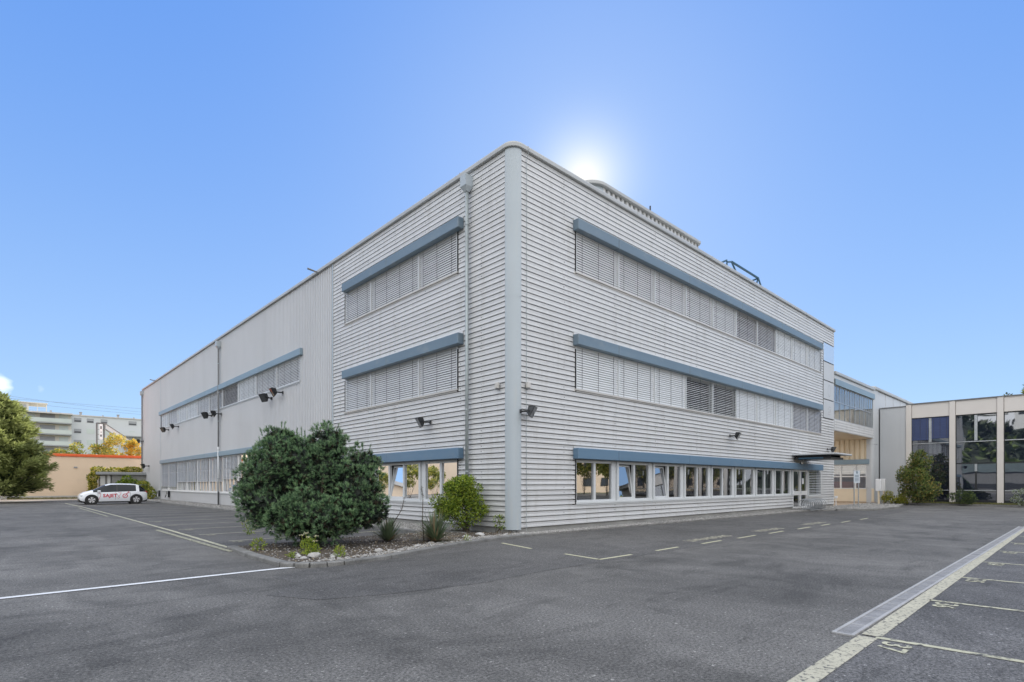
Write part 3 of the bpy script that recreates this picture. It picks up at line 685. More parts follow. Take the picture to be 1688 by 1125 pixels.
for i in range(10):
    blind_bay(PR, mods[i], mods[i + 1], US[0] + .10, 10.17, kindU[i][1], kindU[i][0], seed=i)
    w = blind_bay(PR, mods[i], mods[i + 1], MS[0] + .12, 6.27, kindM[i][1], kindM[i][0], seed=20 + i)
for a, b, c in ((2.77, 5.14, 3), (5.14, 8.76, 4), (8.76, 11.12, 3)):
    blind_bay(PL, a, b, US[0] + .10, 10.17, .36, 'blind', c, seed=int(a * 10)); blind_bay(PL, a, b, MS[0] + .12, 6.27, .46, 'blind', c, seed=int(a * 11))
def low_bay(P, u0, u1, n, tilt=(), cur=(), hd=2.40, zb=None, colw=.36):
    z0 = LS[0] + .09; z1 = hd; fr = MB(); ue = u1 - colw
    e = .055; mid = .12; wpane = (ue - u0 - e * 2 - mid * (n - 1)) / n
    fbox(fr, P, u0, u0 + e, z0, z1, -.13, -.03); fbox(fr, P, ue - e, ue, z0, z1, -.13, -.03)
    fbox(fr, P, u0 + e, ue - e, z0, z0 + .07, -.13, -.03); fbox(fr, P, u0 + e, ue - e, z1 - .10, z1, -.13, -.05)
    us = []
    for k in range(n):
        a = u0 + e + k * (wpane + mid); us.append(a)
        if k: fbox(fr, P, a - mid, a, z0 + .07, z1 - .10, -.13, -.03)
    # column cover with shutter guide and latch
    fbox(fr, P, ue, u1 - .12, z0, z1, -.13, -.055); fbox(fr, P, u1 - .12, u1 - .10, z0, z1, -.13, -.09); fbox(fr, P, u1 - .10, u1 + .0, z0, z1, -.13, .0)
    w = fr.build('window', 'frame', B)
    for k, a in enumerate(us):
        b = a + wpane; pb, pt = z0 + .07, z1 - .10
        if k in tilt:
            s = MB(); off = -.17; zt = pt - .03
            def T(u, z, d): return P(u, z, d + off * (z - pb) / (pt - pb))
            for (ua, ub, za, zb_) in ((a, a + .06, pb, zt), (b - .06, b, pb, zt), (a + .06, b - .06, pb, pb + .06), (a + .06, b - .06, zt - .06, zt)):
                for q in ((( ua, za), (ub, za), (ub, zb_), (ua, zb_)),):
                    s.quad(*[T(u, z, -.045) for u, z in q]); s.quad(*[T(u, z, -.11) for u, z in q[::-1]])
                    for (ua_, za_), (ub_, zb2) in zip(q, q[1:] + q[:1]): s.quad(T(ua_, za_, -.045), T(ub_, zb2, -.045), T(ub_, zb2, -.11), T(ua_, za_, -.11))
            s.build('tilted_sash', 'frame', w)
            MB().quad(T(a + .06, pb + .06, -.06), T(b - .06, pb + .06, -.06), T(b - .06, zt - .06, -.06), T(a + .06, zt - .06, -.06)).build('pane', 'glass', w)
        else:
            MB().quad(P(a, pb, -.085), P(b, pb, -.085), P(b, pt, -.085), P(a, pt, -.085)).build('pane', 'glass', w)
        if k in cur:
            mb = MB(); m_ = 14
            for j in range(m_):
                ua, ub = a + wpane * j / m_, a + wpane * (j + 1) / m_; da, db = -.24 + .03 * (j % 2), -.24 + .03 * ((j + 1) % 2)
                mb.quad(P(ua, pb, da), P(ub, pb, db), P(ub, pt if cur[k] > .9 else pb + (pt - pb) * cur[k], db), P(ua, pt if cur[k] > .9 else pb + (pt - pb) * cur[k], da))
            mb.build('curtain', 'curtain', w)
    return w
lows = [(), (0,), (0,), (), (), (), (), ()]
curs = [{}, {}, {}, {}, {1: 1}, {}, {1: 1, 0: .3}, {1: .45}]
for i in range(8): low_bay(PR, mods[i] + .03, mods[i + 1] + .03 if i < 7 else 22.62, 2, lows[i], curs[i])
low_bay(PL, 2.79, 5.16, 2, (), {1: .45}); low_bay(PL, 5.16, 8.78, 3, (1,), {}); low_bay(PL, 8.78, 11.12, 2, (), {0: 1})
# plants and desks just inside the low windows are only dark shapes
mb = MB(); rr = random.Random(5)
for k in range(10):
    u = rr.uniform(3.2, 21); 
    mb.box(PR(u, .86, -.5), PR(u + rr.uniform(.4, 1.1), .86 + rr.uniform(.1, .6), -.9))
for u in (4.2, 6.5, 9.6): mb.box(PL(u, .86, -.5), PL(u + .8, 1.25, -.9))
mb.build('desk_row', 'roomdark', B)
# hall: upper band of blinds, lower band of glazing half behind blinds
wy = [16.2 + 3.425 * i for i in range(11)]
kw = [('blind', .5), ('blind', .5), ('blindw', .45), ('blind2', .75), ('blind', .55), ('blind', .45), ('blindw', .35), ('blindw', .35), ('blind', .4), ('blindw', .35)]
for i in range(10): blind_bay(PL, wy[i], wy[i + 1], 6.95, 8.24, kw[i][1], kw[i][0], 4, seed=40 + i)
fr = MB(); fbox(fr, PL, 50.1, 50.4, 7.0, 8.2, .0, .02); fr.build('end_louvre', 'black', B)
for i in range(10):
    u0, u1 = wy[i] + .0, (wy[i + 1] if i < 9 else 50.0); fr = MB()
    white = i in (2,)
    fbox(fr, PL, u0, u0 + (.30 if i % 3 == 0 else .16), .93, 3.52, -.14, -.02); fbox(fr, PL, u0, u1, .93, 1.02, -.14, -.03); fbox(fr, PL, u0, u1, 3.44, 3.52, -.14, -.04); fbox(fr, PL, u0, u1, 2.55, 2.62, -.139, -.06)
    n = 4; w_ = (u1 - u0 - .16) / n
    for k in range(1, n + 1): fbox(fr, PL, u0 + .16 + w_ * k - .08, u0 + .16 + w_ * k, 1.02, 3.44, -.14, -.05)
    wd = fr.build('window', 'frame_white', B)
    MB().quad(PL(u0 + .16, 1.02, -.11), PL(u1, 1.02, -.11), PL(u1, 3.44, -.11), PL(u0 + .16, 3.44, -.11)).build('pane', 'glass', wd)
    if not white:
        zb = 1.35 if i > 7 else (1.75 if i > 3 else 1.9)
        mb = MB(); blind_mesh(mb, PL, u0 + .19, u1 - .03, zb, 3.5, .85, pitch=.085, w=.085, cords=4, seed=60 + i, d=.005); mb.build('blind', ['blind', 'cord'], wd)
mb = MB(); fbox(mb, PL, 16.1, 50.1, .86, .90, -1.6, -.15); fbox(mb, PL, 16.1, 50.1, 3.6, 3.66, -1.6, -.15); mb.build('room_partition', 'room', B)
# letter panels at the far end of the front
mb_ = None
for i in range(4):
    z0 = 5.90 + 1.245 * i + .03; z1 = z0 + 1.19
    pn = MB().bevbox(PR(27.90, z0, -.04), PR(XR - .06, z1, .02), .01).build('fascia_panel', 'glass_panel' if i == 3 else 'greypanel', B)
    if i < 2:
        uc, zc = 29.0, (z0 + z1) / 2; ring = MB()
        n = 20
        for k in range(n if i == 1 else 0):
            a, b = 2 * math.pi * k / n, 2 * math.pi * (k + 1) / n
            ring.quad(*[PR(uc + rr_ * .30 * math.cos(t), zc + rr_ * .42 * math.sin(t), .0235) for rr_, t in ((1, a), (1, b), (.80, b), (.80, a))])
        if i == 0:
            for (ua, ub, za, zb) in ((-.28, -.16, -.05, .1), (-.10, .28, .14, .20), (-.28, .25, -.36, -.30), (.1, .26, -.2, .05), (-.2, 0, -.22, -.14)):
                ring.quad(PR(uc + ua, zc + za, .0235), PR(uc + ub, zc + za, .0235), PR(uc + ub, zc + zb, .0235), PR(uc + ua, zc + zb, .0235))
        ring.build('faded_emblem', 'trim', pn)
mb = MB(); fbox(mb, PR, 27.84, 27.895, 5.9, 10.85, -.05, .012); mb.build('panel_edge', 'gap', B)
# entrance door
u0, u1 = 22.72, 25.12; d = MB()
for a, b, c, e in ((u0, u0 + .12, .10, 2.42), (u1 - .12, u1, .10, 2.42), (u0 + .12, u1 - .12, 2.30, 2.42), ((u0 + u1) / 2 - .10, (u0 + u1) / 2 + .10, .16, 2.30), (u0 + .12, u1 - .12, .88, 1.13), (u0 + .12, u1 - .12, .10, .20)):
    fbox(d, PR, a, b, c, e, -.14, -.04 if not (c == .88) else -.03)
door = d.build('entrance_door', 'frame_white', B)
for a, b in ((u0 + .12, (u0 + u1) / 2 - .10), ((u0 + u1) / 2 + .10, u1 - .12)):
    MB().quad(PR(a, .20, -.09), PR(b, .20, -.09), PR(b, .88, -.09), PR(a, .88, -.09)).build('pane', 'glass', door)
    MB().quad(PR(a, 1.13, -.09), PR(b, 1.13, -.09), PR(b, 2.30, -.09), PR(a, 2.30, -.09)).build('pane', 'glass', door)
mb = MB(); mb.tube([PR(23.75, 1.0, .0), PR(23.75, 1.0, .06), PR(23.75, 1.25, .06), PR(23.75, 1.25, .0)], .012, 6); mb.build('handle', 'galv', door)
mb = MB(); mb.box(PR(24.35, 1.55, -.11), PR(24.62, 1.90, -.078)); mb.build('notice', 'whitebox', door)
mb = MB(); mb.bevbox(PR(22.50, .93, 0), PR(22.66, 1.18, .07), .015); mb.build('intercom', 'whitebox', B)
# louvred bay beside the door
fr = MB(); fbox(fr, PR, 25.14, 25.24, .80, 2.41, -.12, .02); fbox(fr, PR, 27.36, 27.42, .80, 2.41, -.12, .02); fbox(fr, PR, 25.24, 27.36, .80, .86, -.12, .03)
w = fr.build('window', 'frame', B)
mb = MB(); blind_mesh(mb, PR, 25.26, 27.34, .86, 2.40, 1.2, pitch=.105, w=.09, cords=3, seed=3); mb.build('blind', ['blindw', 'cord'], w)
MB().quad(PR(25.24, .86, -.11), PR(27.36, .86, -.11), PR(27.36, 2.4, -.11), PR(25.24, 2.4, -.11)).build('pane', 'glass_dark', w)
# canopy
mb = MB(); mb.bevbox((22.45, -2.35, 3.22), (25.3, -.02, 3.31), .02); cn = mb.build('canopy', 'greypanel', B)
mb = MB(); mb.bevbox((22.7, -2.0, 2.98), (24.9, -.02, 3.10), .01); mb.box((22.9, -1.9, 3.10), (23.0, -.1, 3.22)); mb.box((24.6, -1.9, 3.10), (24.7, -.1, 3.22)); mb.build('canopy_beam', 'black', cn)
mb = MB(); mb.box((22.68, -1.6, 3.00), (22.695, -.3, 3.09)); mb.build('canopy_edge', 'steelblue', cn)
# downpipes with hoppers
def downpipe(u, z1, mat, hop=True, d=.13, r=.058, z0=.06, mat2='column'):
    mb = MB(); mb.tube([PL(u, z0, d), PL(u, z1, d)], r, 12)
    o = mb.build('downpipe', mat, B, smooth=True)
    mb = MB()
    for z in [z1 - 1.1 - 2.05 * k for k in range(6) if z1 - 1.1 - 2.05 * k > .4]: mb.tube([PL(u, z, d), PL(u, z + .05, d)], r + .008, 12); mb.tube([PL(u + .02, z + .025, -.03), PL(u + .02, z + .025, d)], .012, 6)
    mb.build('pipe_clamp', 'zinc', o)
    if hop:
        mb = MB(); a, b = .15, .17
        mb.box(PL(u - a, z1 + .14, .0), PL(u + a, z1 + .50, .30))
        q = [(u - a, 0), (u + a, 0), (u + a, .30), (u - a, .30)]; q2 = [(u - .06, .07), (u + .06, .07), (u + .06, .19), (u - .06, .19)]
        for j in range(4): mb.quad(PL(q[j][0], z1 + .139, q[j][1]), PL(q[(j + 1) % 4][0], z1 + .139, q[(j + 1) % 4][1]), PL(q2[(j + 1) % 4][0], z1 - .02, q2[(j + 1) % 4][1]), PL(q2[j][0], z1 - .02, q2[j][1]))
        mb.build('hopper', mat2, o)
    return o
downpipe(2.09, 11.25, 'zinc'); 
o = downpipe(30.5, 11.2, 'pipe_dark'); mb = MB(); mb.tube([PL(30.5, 1.0, .132), PL(30.5, 4.2, .132)], .062, 12); mb.build('painted_sleeve', 'frame', o, smooth=True)
downpipe(59.55, 11.25, 'pipe_dark')
# overflow spouts at the eaves
for y in (13.9, 52.5):
    mb = MB(); mb.tube([(-.05, y, 11.93), (-.55, y + .1, 12.03)], [.035, .05], 8); mb.build('overflow_spout', 'pipe_dark', B)
# penthouse on the roof
mb = MB(); X0, X1_, Y0_ = 7.6, 17.05, 3.0
def ribwall(mb, a, b, z0, z1, pitch=.36):
    a = Vector((*a, 0)); b = Vector((*b, 0)); d = (b - a); L_ = d.length; d.normalize(); nrm = Vector((d.y, -d.x, 0)); n = int(L_ / pitch)
    for i in range(n):
        s = L_ * i / n; pr = [(0, 0), (.17, 0), (.20, -.11), (.33, -.11), (L_ / n, 0)]
        for (u, e), (v, f) in zip(pr, pr[1:]):
            p = a + d * (s + u) + nrm * e; q = a + d * (s + v) + nrm * f
            mb.quad((p.x, p.y, z0), (q.x, q.y, z0), (q.x, q.y, z1), (p.x, p.y, z1))
ribwall(mb, (X0 + .8, Y0_), (X1_, Y0_), 11.95, 14.95); ribwall(mb, (X1_, Y0_), (X1_, 16), 11.95, 14.95); ribwall(mb, (X0, 16), (X0, Y0_ + .8), 11.95, 14.95)
mb.build('penthouse_wall', 'clad', B)
mb = MB(); pts = [(X0 + .8 - .8 * math.cos(t), Y0_ + .8 - .8 * math.sin(t)) for t in [math.pi / 2 * k / 10 for k in range(11)]]
for a, b in zip(pts, pts[1:]): mb.quad((a[0], a[1], 11.95), (b[0], b[1], 11.95), (b[0], b[1], 14.95), (a[0], a[1], 14.95))
mb.build('penthouse_corner', 'column', B, smooth=True)
pp = [((X0, 16), (-1, 0))] + [((X0 + .8 - .8 * math.cos(t), Y0_ + .8 - .8 * math.sin(t)), (-math.cos(t), -math.sin(t))) for t in [math.pi / 2 * k / 10 for k in range(11)]] + [((X1_ - .02, Y0_), (0, -1)), ((X1_, Y0_ + .02), (1, 0)), ((X1_, 16), (1, 0))]
mb = MB(); sweep(mb, pp, [(-.02, 14.92), (.14, 14.92), (.16, 14.94), (.16, 15.06), (.12, 15.09), (.02, 15.12), (-.9, 15.14)]); mb.prism([(X0 + .8, Y0_ + .8), (X1_ - .2, Y0_ + .8), (X1_ - .2, 16), (X0 + .8, 16)], 15.0, 15.13); mb.prism([(X0, 16), (X1_, 16), (X1_, 16.05), (X0, 16.05)], 11.9, 15.0)
mb.build('penthouse_roof', 'trim', B)
mb = MB(); mb.tube([(11.3, 3.6, 15.1), (11.3, 3.6, 15.32), (11.3, 3.6, 15.42)], [.42, .42, .22], 16); mb.build('roof_vent', 'zinc', B, smooth=False)
mb = MB(); mb.tube([(13.3, 3.7, 15.1), (13.3, 3.7, 16.05)], .018, 6); mb.tube([(13.3, 3.7, 15.80), (13.3, 3.7, 16.05)], .04, 8); mb.build('roof_antenna', 'black', B)
# blue steel frame standing on the roof
T_ = thing('roof_steel_frame', 'dark blue tubular steel frame standing on the flat roof edge', 'steel frame', (18.5, 2, 11.98))
mb = MB(); A, Bp, Cp, Dp = (18.98, 2.0, 14.22), (22.59, 2.0, 14.21), (24.9, 2.0, 12.0), (21.9, 2.0, 12.0)
mb.tube([A, Bp], .065, 8); mb.build('beam', 'steelblue', T_)
for a, b in ((A, Dp), (Bp, Cp), ((18.4, 2.0, 13.98), (18.3, 2.0, 12.0)), (A, (18.4, 2.0, 14.05)), ((18.4, 2, 14.15), (17.5, 2.6, 13.65)), (Bp, (21.6, 2.9, 13.7)), (Bp, (22.3, 2.6, 12.0)), ((17.5, 2.6, 13.65), (17.4, 2.6, 12.0))):
    mb = MB(); mb.tube([a, b], .05, 8); mb.build('strut', 'steelblue', T_)
# ---------------------------------------------------------------- floodlights: each a thing; local +x points away from the wall
def make_flood(label):
    t = thing('floodlight', label, 'floodlight', (0, 0, 0), 0, 'floodlights fixed to the cladding')
    mb = MB(); mb.tube([(0, 0, 0), (.30, 0, 0)], .028, 8); mb.bevbox((-.01, -.06, -.06), (.03, .06, .06), .01); mb.tube([(.28, -.19, .0), (.30, -.21, -.06)], .012, 6); mb.box((.27, -.21, -.02), (.31, .21, .01)); mb.build('bracket', 'black', t)
    mb = MB(); bm = bmesh.new()
    back = [(.27, -.12, .10), (.27, .12, .10), (.24, .12, -.06), (.24, -.12, -.06)]; front = [(.50, -.20, .12), (.50, .20, .12), (.33, .20, -.20), (.33, -.20, -.20)]
    for p in back + front: bm.verts.new(p)
    bmesh.ops.convex_hull(bm, input=bm.verts); mb.addbm(bm)
    for k in range(5): mb.box((.28, -.11 + .05 * k, .10), (.44, -.10 + .05 * k, .15))
    mb.build('housing', 'black', t)
    n = Vector((.32, 0, -.17)).normalized() * .006
    MB().quad(*[(x + n.x, y, z + n.z) for x, y, z in ((.49, -.17, .095), (.49, .17, .095), (.345, .17, -.175), (.345, -.17, -.175))]).build('lens', 'darkglass', t)
    return t
f0 = make_flood('black floodlight on the right-hand front just beside the rounded corner column')
f0.location = (.30, -.02, 3.80); f0.rotation_euler = (0, 0, R(-60)); 
W_ = R(180)
for x, y, z, rz, lb, sc_ in (
    (14.45, -.02, 3.90, R(-75), 'black floodlight on the right-hand front above the lower window band, about midway', 1),
    (28.6, -.02, 3.87, R(-55), 'black floodlight at the far right end of the front, above the entrance canopy', 1),
    (-.02, 4.35, 3.80, R(160), 'black floodlight on the left-hand front, above the window behind the green shrub', 1.05),
    (-.02, 18.6, 6.62, R(170), 'upper right floodlight of the pair at the near end of the hall window band', 1.35),
    (-.02, 20.3, 6.50, R(195), 'lower left floodlight of the pair at the near end of the hall window band', 1.35),
    (-.02, 32.6, 6.62, R(195), 'left one of the pair of floodlights by the dark hall downpipe', 1.35),
    (-.02, 30.2, 6.52, R(170), 'right one of the pair of floodlights by the dark hall downpipe', 1.35),
    (-.02, 46.9, 6.60, R(195), 'small far floodlight at the extreme left end of the hall window band', 1.35),
    (-.02, 43.0, 6.60, R(170), 'second floodlight from the far end of the hall window band', 1.35),
    (-.02, 59.3, 6.25, R(165), 'floodlight high on the far left edge of the hall, against the flats', 1.3),
    (-.02, 56.2, 3.45, R(180), 'lamp low on the far end of the hall above the parked car', 1.5)):
    dup(f0, (x, y, z), rz, lb, scale=(sc_, sc_, sc_))
mb = MB(); wl_ = thing('wall_lamp', 'small oval bulkhead lamp under the entrance canopy', 'lamp', (23.1, -.25, 2.78)); mb.bevbox((22.98, -.33, 2.74), (23.22, -.25, 2.88), .02); mb.build('housing', 'black', wl_)
bm = bmesh.new(); bmesh.ops.create_uvsphere(bm, u_segments=12, v_segments=8, radius=1); MB().addbm(bm, 0, Matrix.Translation((23.1, -.34, 2.80)) @ Matrix.Diagonal((.12, .06, .08, 1))).build('lens', 'sill', wl_, smooth=True)
for n_, P, u, lb in ((0, PL, .62, 'small grey sensor box on the left-hand front beside the corner column'), (1, PR, .56, 'small grey sensor box on the right-hand front beside the corner column')):
    t = thing('sensor_box', lb, 'sensor', P(u, 4.6, 0))
    mb = MB(); mb.bevbox(P(u - .07, 4.54, .05), P(u + .07, 4.72, .15), .012); mb.build('housing', 'sill', t)
    mb = MB(); mb.box(P(u - .03, 4.58, 0), P(u + .03, 4.66, .05)); mb.box(P(u - .05, 4.50, .03), P(u + .05, 4.535, .12)); mb.build('bracket', 'pipe_dark', t)
# wall chargers
for i, (y, lb) in enumerate(((46.5, 'white wall charger with coiled cable, the nearer one under the hall windows'), (50.7, 'white wall charger with coiled cable, the farther one next to the parked car'))):
    t = thing('wall_charger', lb, 'charger', (0, y, .5), 0, 'wall chargers')
    mb = MB(); mb.bevbox((-.24, y - .17, .30), (-.02, y + .17, .95), .03); mb.build('housing', 'whitebox', t)
    mb = MB(); mb.box((-.22, y - .178, .32), (-.04, y - .172, .93)); mb.box((-.246, y - .14, .6), (-.241, y + .14, .9)); mb.build('side_panel', 'black', t)
    mb = MB(); mb.tube([(-.2, y + .2, .55), (-.3, y + .45, .3), (-.25, y + .6, .45), (-.12, y + .5, .7), (-.08, y + .3, .45)], .022, 6); mb.build('cable', 'rubber', t)
# ---------------------------------------------------------------- bridge and the buildings on the right
BR = thing('link_bridge', 'raised glazed walkway joining the office block to the building on the right', 'walkway', (30.1, 0, 5.2))
xa, xb = 30.12, 39.78; W3 = 3.2
mb = MB()
for Y0_, s in ((0, 1), (W3, -1)):
    for i in range(4):
        a = 5.22 + i * .19
        if s == 1: mb.box((xa, 0, a + .045), (xb, .03, a + .19)); mb.box((xa, .03, a), (xb, .06, a + .19))
        else: mb.box((xa, W3 - .03, a), (xb, W3, a + .188))
mb.build('spandrel', 'clad', BR)
mb = MB(); mb.box((xa, .07, 5.20), (xb, W3 - .04, 5.28)); mb.build('soffit', 'cream', BR)
mb = MB(); mb.bevbox((xa, -.10, 8.33), (xb, 0, 8.75), .015); mb.build('shutter_box', 'bandgrey', BR)
mb = MB(); mb.box((xa, .0, 8.755), (xb, .05, 9.05)); mb.box((xa, W3 - .05, 8.33), (xb, W3, 9.05)); mb.build('fascia', 'greypanel', BR)
mb = MB(); mb.bevbox((xa, -.12, 9.05), (xb, W3 + .1, 9.27), .03); mb.build('roof_trim', 'trim', BR)
for Y0_ in (.05, W3 - .05):
    fr = MB(); n = 8
    for k in range(n + 1):
        x = xa + .03 + (xb - xa - .12) * k / n; fr.box((x, Y0_ - .03, 5.99), (x + .06, Y0_ + .03, 8.33))
        if k < n: x2 = x + (xb - xa) / n / 2; fr.box((x2, Y0_ - .02, 7.22), (x2 + .035, Y0_ + .02, 8.33))
    fr.box((xa, Y0_ - .035, 7.18), (xb, Y0_ + .035, 7.24)); fr.box((xa, Y0_ - .035, 5.985), (xb, Y0_ + .035, 6.04)); fr.box((xa, Y0_ - .035, 8.28), (xb, Y0_ + .035, 8.329))
    w = fr.build('window', 'galv', BR)
    MB().quad((xa, Y0_, 7.24), (xb, Y0_, 7.24), (xb, Y0_, 8.3), (xa, Y0_, 8.3)).build('pane', 'glass_clear', w)
    MB().quad((xa, Y0_, 6.04), (xb, Y0_, 6.04), (xb, Y0_, 7.18), (xa, Y0_, 7.18)).build('pane', 'glass_clear', w)
mb = MB(); mb.box((xa, 1.8, 6.0), (xb, 1.85, 7.05)); mb.build('inner_panel', 'cream', BR)

SB = thing('side_building', 'pale grey metal-clad building with a rounded corner column beyond the walkway', 'building', (39.8, 0, 0))
mb = MB(); r = .28; c = (40.08, .28)
pts = [(39.80, .5), (39.80, .28)] + [(c[0] - r * math.cos(t), c[1] - r * math.sin(t)) for t in [math.pi / 2 * k / 12 for k in range(1, 13)]] + [(41.15, 0)]
for z0, z1 in ((.05, 4.75), (4.77, 9.2)):
    for a, b in zip(pts, pts[1:]): mb.quad((a[0], a[1], z0), (b[0], b[1], z0), (b[0], b[1], z1), (a[0], a[1], z1))
mb.build('corner_column', 'greypanel', SB, smooth=True)
mb = MB(); mb.box((41.16, .04, 0), (56, .2, 9.15)); mb.box((55.8, .2, 0), (56, 20, 9.15))
for x in (43.6, 46.2, 48.8, 51.4): mb.box((x, .02, 0), (x + .03, .04, 9.15))
mb.build('wall', 'greypanel', SB)
mb = MB()
path2 = [((39.8, 20), (-1, 0)), ((39.8, .28), (-1, 0))] + [((c[0] - r * math.cos(t), c[1] - r * math.sin(t)), (-math.cos(t), -math.sin(t))) for t in [math.pi / 2 * k / 10 for k in range(1, 11)]] + [((56, 0), (0, -1)), ((56, 20), (1, 0))]
sweep(mb, path2, [(0, 9.18), (.12, 9.18), (.14, 9.22), (.14, 9.36), (.10, 9.42), (-.4, 9.45)]); mb.prism([(40.1, .3), (55.8, .3), (55.8, 20), (40.1, 20)], 9.2, 9.4); mb.build('roof_trim', 'trim', SB)
mb = MB(); P4 = PX(39.82)
def ribx(mb, u0, u1, z0, z1, pitch=.36):
    n = int((u1 - u0) / pitch)
    for i in range(n):
        a = u0 + i * pitch
        for (s, ds), (t, dt) in zip([(0, 0), (.22, 0), (.24, -.08), (.33, -.08), (.36, 0)], [(.22, 0), (.24, -.08), (.33, -.08), (.36, 0)]): mb.quad(P4(a + s, z0, ds), P4(a + t, z0, dt), P4(a + t, z1, dt), P4(a + s, z1, ds))
ribx(mb, .34, 12, 3.5, 9.2); mb.build('ribbed_wall', 'cream', SB)
mb = MB(); fbox(mb, P4, -.0 + 1.0 - 1.0, 12, .12, 1.18, -.2, -.01); fbox(mb, P4, .3, .42, 1.18, 3.5, -.2, .01); fbox(mb, P4, 8.6, 12, 1.18, 3.5, -.2, -.01); mb.build('wall', 'cream', SB)
mb = MB(); fbox(mb, P4, .3, 8.6, 3.17, 3.56, 0, .12); mb.build('shutter_box', 'bandgrey', SB)
mb = MB(); fbox(mb, P4, -.1, 12, 0, .12, -.2, .0); mb.build('plinth', 'paving', SB)
fr = MB()
for u in (.42, 1.24, 2.3, 3.4, 4.6, 5.8, 7.0, 8.5): fbox(fr, P4, u, u + .12, 1.18, 3.17, -.12, .01)
fbox(fr, P4, .42, 8.6, 2.12, 2.22, -.12, .005); fbox(fr, P4, .42, 8.6, 1.15, 1.22, -.12, .02); fbox(fr, P4, .42, 8.6, 3.08, 3.17, -.12, .0)
w = fr.build('window', 'frame_white', SB)
MB().quad(P4(.42, 1.2, -.07), P4(8.6, 1.2, -.07), P4(8.6, 3.1, -.07), P4(.42, 3.1, -.07)).build('pane', 'glass', w)
mb = MB(); mb.box((40.6, 1.0, 1.0), (40.7, 9, 3.3)); mb.box((40, .9, 1.0), (41, .95, 3.3)); mb.build('inner_wall', 'room', SB)
mb = MB(); mb.box((40.5, 1.2, 1.2), (40.59, 8, 1.75)); mb.build('bench_row', 'orange', SB)

GB = thing('glazed_building', 'low building of tall dark window bays between pale concrete pillars', 'building', (41.5, -.05, 0))
P5 = PX(41.5); yb = [-1.82 - 2.735 * k for k in range(9)]      # left edge of every pillar
g = lambda y: y
mb = MB(); fbox(mb, P5, -1.80, -.05, .1, 7.72, -.2, -.02); fbox(mb, P5, -1.45, -1.43, .1, 7.72, -.02, -.012); mb.build('end_wall', 'greypanel', GB)
mb = MB(); fbox(mb, P5, -1.84, -.0, 7.72, 7.80, -.25, .02); fbox(mb, P5, -26, -1.82, 7.86, 7.94, -.3, .08); mb.build('roof_trim', 'pipe_dark', GB)
mb = MB(); mb.box((41.7, -26, 7.6), (60, -.1, 7.84)); mb.box((43.2, -26, 0), (60, -.1, 7.6)); mb.build('roof', 'roof', GB)
for k in range(8):
    a = yb[k]; b = a - .36
    mb = MB(); mb.bevbox(P5(a, .1, -.2), P5(b, 7.86, .06), .02); fbox(mb, P5, a + .045, a, 6.8, 7.86, -.19, -.03); mb.build('pillar', 'precast', GB)
    c1 = yb[k + 1]; u0, u1 = b, c1
    mb = MB(); fbox(mb, P5, c1 + .03, b - .03, 6.78, 7.85, -.2, .0); mb.build('fascia', 'precast', GB)
    fr = MB(); m_ = (u0 + u1) / 2
    for z0, z1 in ((6.70, 6.78), (4.68, 4.78), (3.06, 3.14), (1.02, 1.12), (.30, .36)): fbox(fr, P5, u1, u0, z0, z1, -.22, -.10)
    fbox(fr, P5, u1, u1 + .05, .36, 6.7, -.21, -.11); fbox(fr, P5, u0 - .05, u0, .36, 6.7, -.21, -.11)
    for z0, z1 in ((4.78, 6.70), (1.12, 3.06)): fbox(fr, P5, m_ - .05, m_ + .05, z0, z1, -.21, -.11)
    w = fr.build('window', 'black' , GB)
    for nm_, a_, b_, c_, d_, e_, g_ in (('mullion', m_ - .085, m_ + .085, 4.80, 6.69, -.109, -.07), ('mullion', m_ - .07, m_ + .07, 2.5, 3.05, -.109, -.08), ('transom', u1 + .05, u0 - .05, 4.70, 4.76, -.099, -.07), ('transom', u1 + .05, u0 - .05, 1.04, 1.10, -.099, -.07)):
        mb = MB(); fbox(mb, P5, a_, b_, c_, d_, e_, g_); mb.build(nm_, 'galv', w)
    MB().quad(P5(u0, .36, -.16), P5(u1, .36, -.16), P5(u1, 6.7, -.16), P5(u0, 6.7, -.16)).build('pane', 'glass_dark', w)
    if k == 0:
        for (p, q, zb) in ((m_ + .10, u0 - .04, 5.02), (u1 + .04, m_ - .10, 5.12)):
            mb = MB(); blind_mesh(mb, P5, p, q, zb, 6.70, .5, pitch=.085, w=.09, d=-.03, cords=3, seed=k); mb.build('blind', ['blindblue', 'cord'], w)
mb = MB(); fbox(mb, P5, -26, -1.82, .05, .30, -.2, -.05); mb.build('plinth', 'black', GB)

# ---------------------------------------------------------------- sign, boxes, racks by the entrance
t = thing('double_post_sign', 'narrow grey sign panel on two tall galvanised posts in the gravel island', 'sign', (29.0, -1.6, 0))
fx = Vector((.7300, -.6834, 0)); c0 = Vector((29.0, -1.6, 0))
for s in (-.14, .14):
    p = c0 + fx * s; mb = MB(); mb.tube([(p.x, p.y, 0), (p.x, p.y, 2.45 if s < 0 else 2.40)], .035, 10); mb.build('post', 'galv', t)
n_ = Vector((-.6834, -.7300, 0)); a = c0 - fx * .20 + n_ * .04; b = c0 + fx * .20 + n_ * .04
mb = MB(); mb.quad((a.x, a.y, 1.62), (b.x, b.y, 1.62), (b.x, b.y, 2.42), (a.x, a.y, 2.42)); a2, b2 = a + n_ * .02, b + n_ * .02
mb.quad((a2.x, a2.y, 1.62), (b2.x, b2.y, 1.62), (b2.x, b2.y, 2.42), (a2.x, a2.y, 2.42))
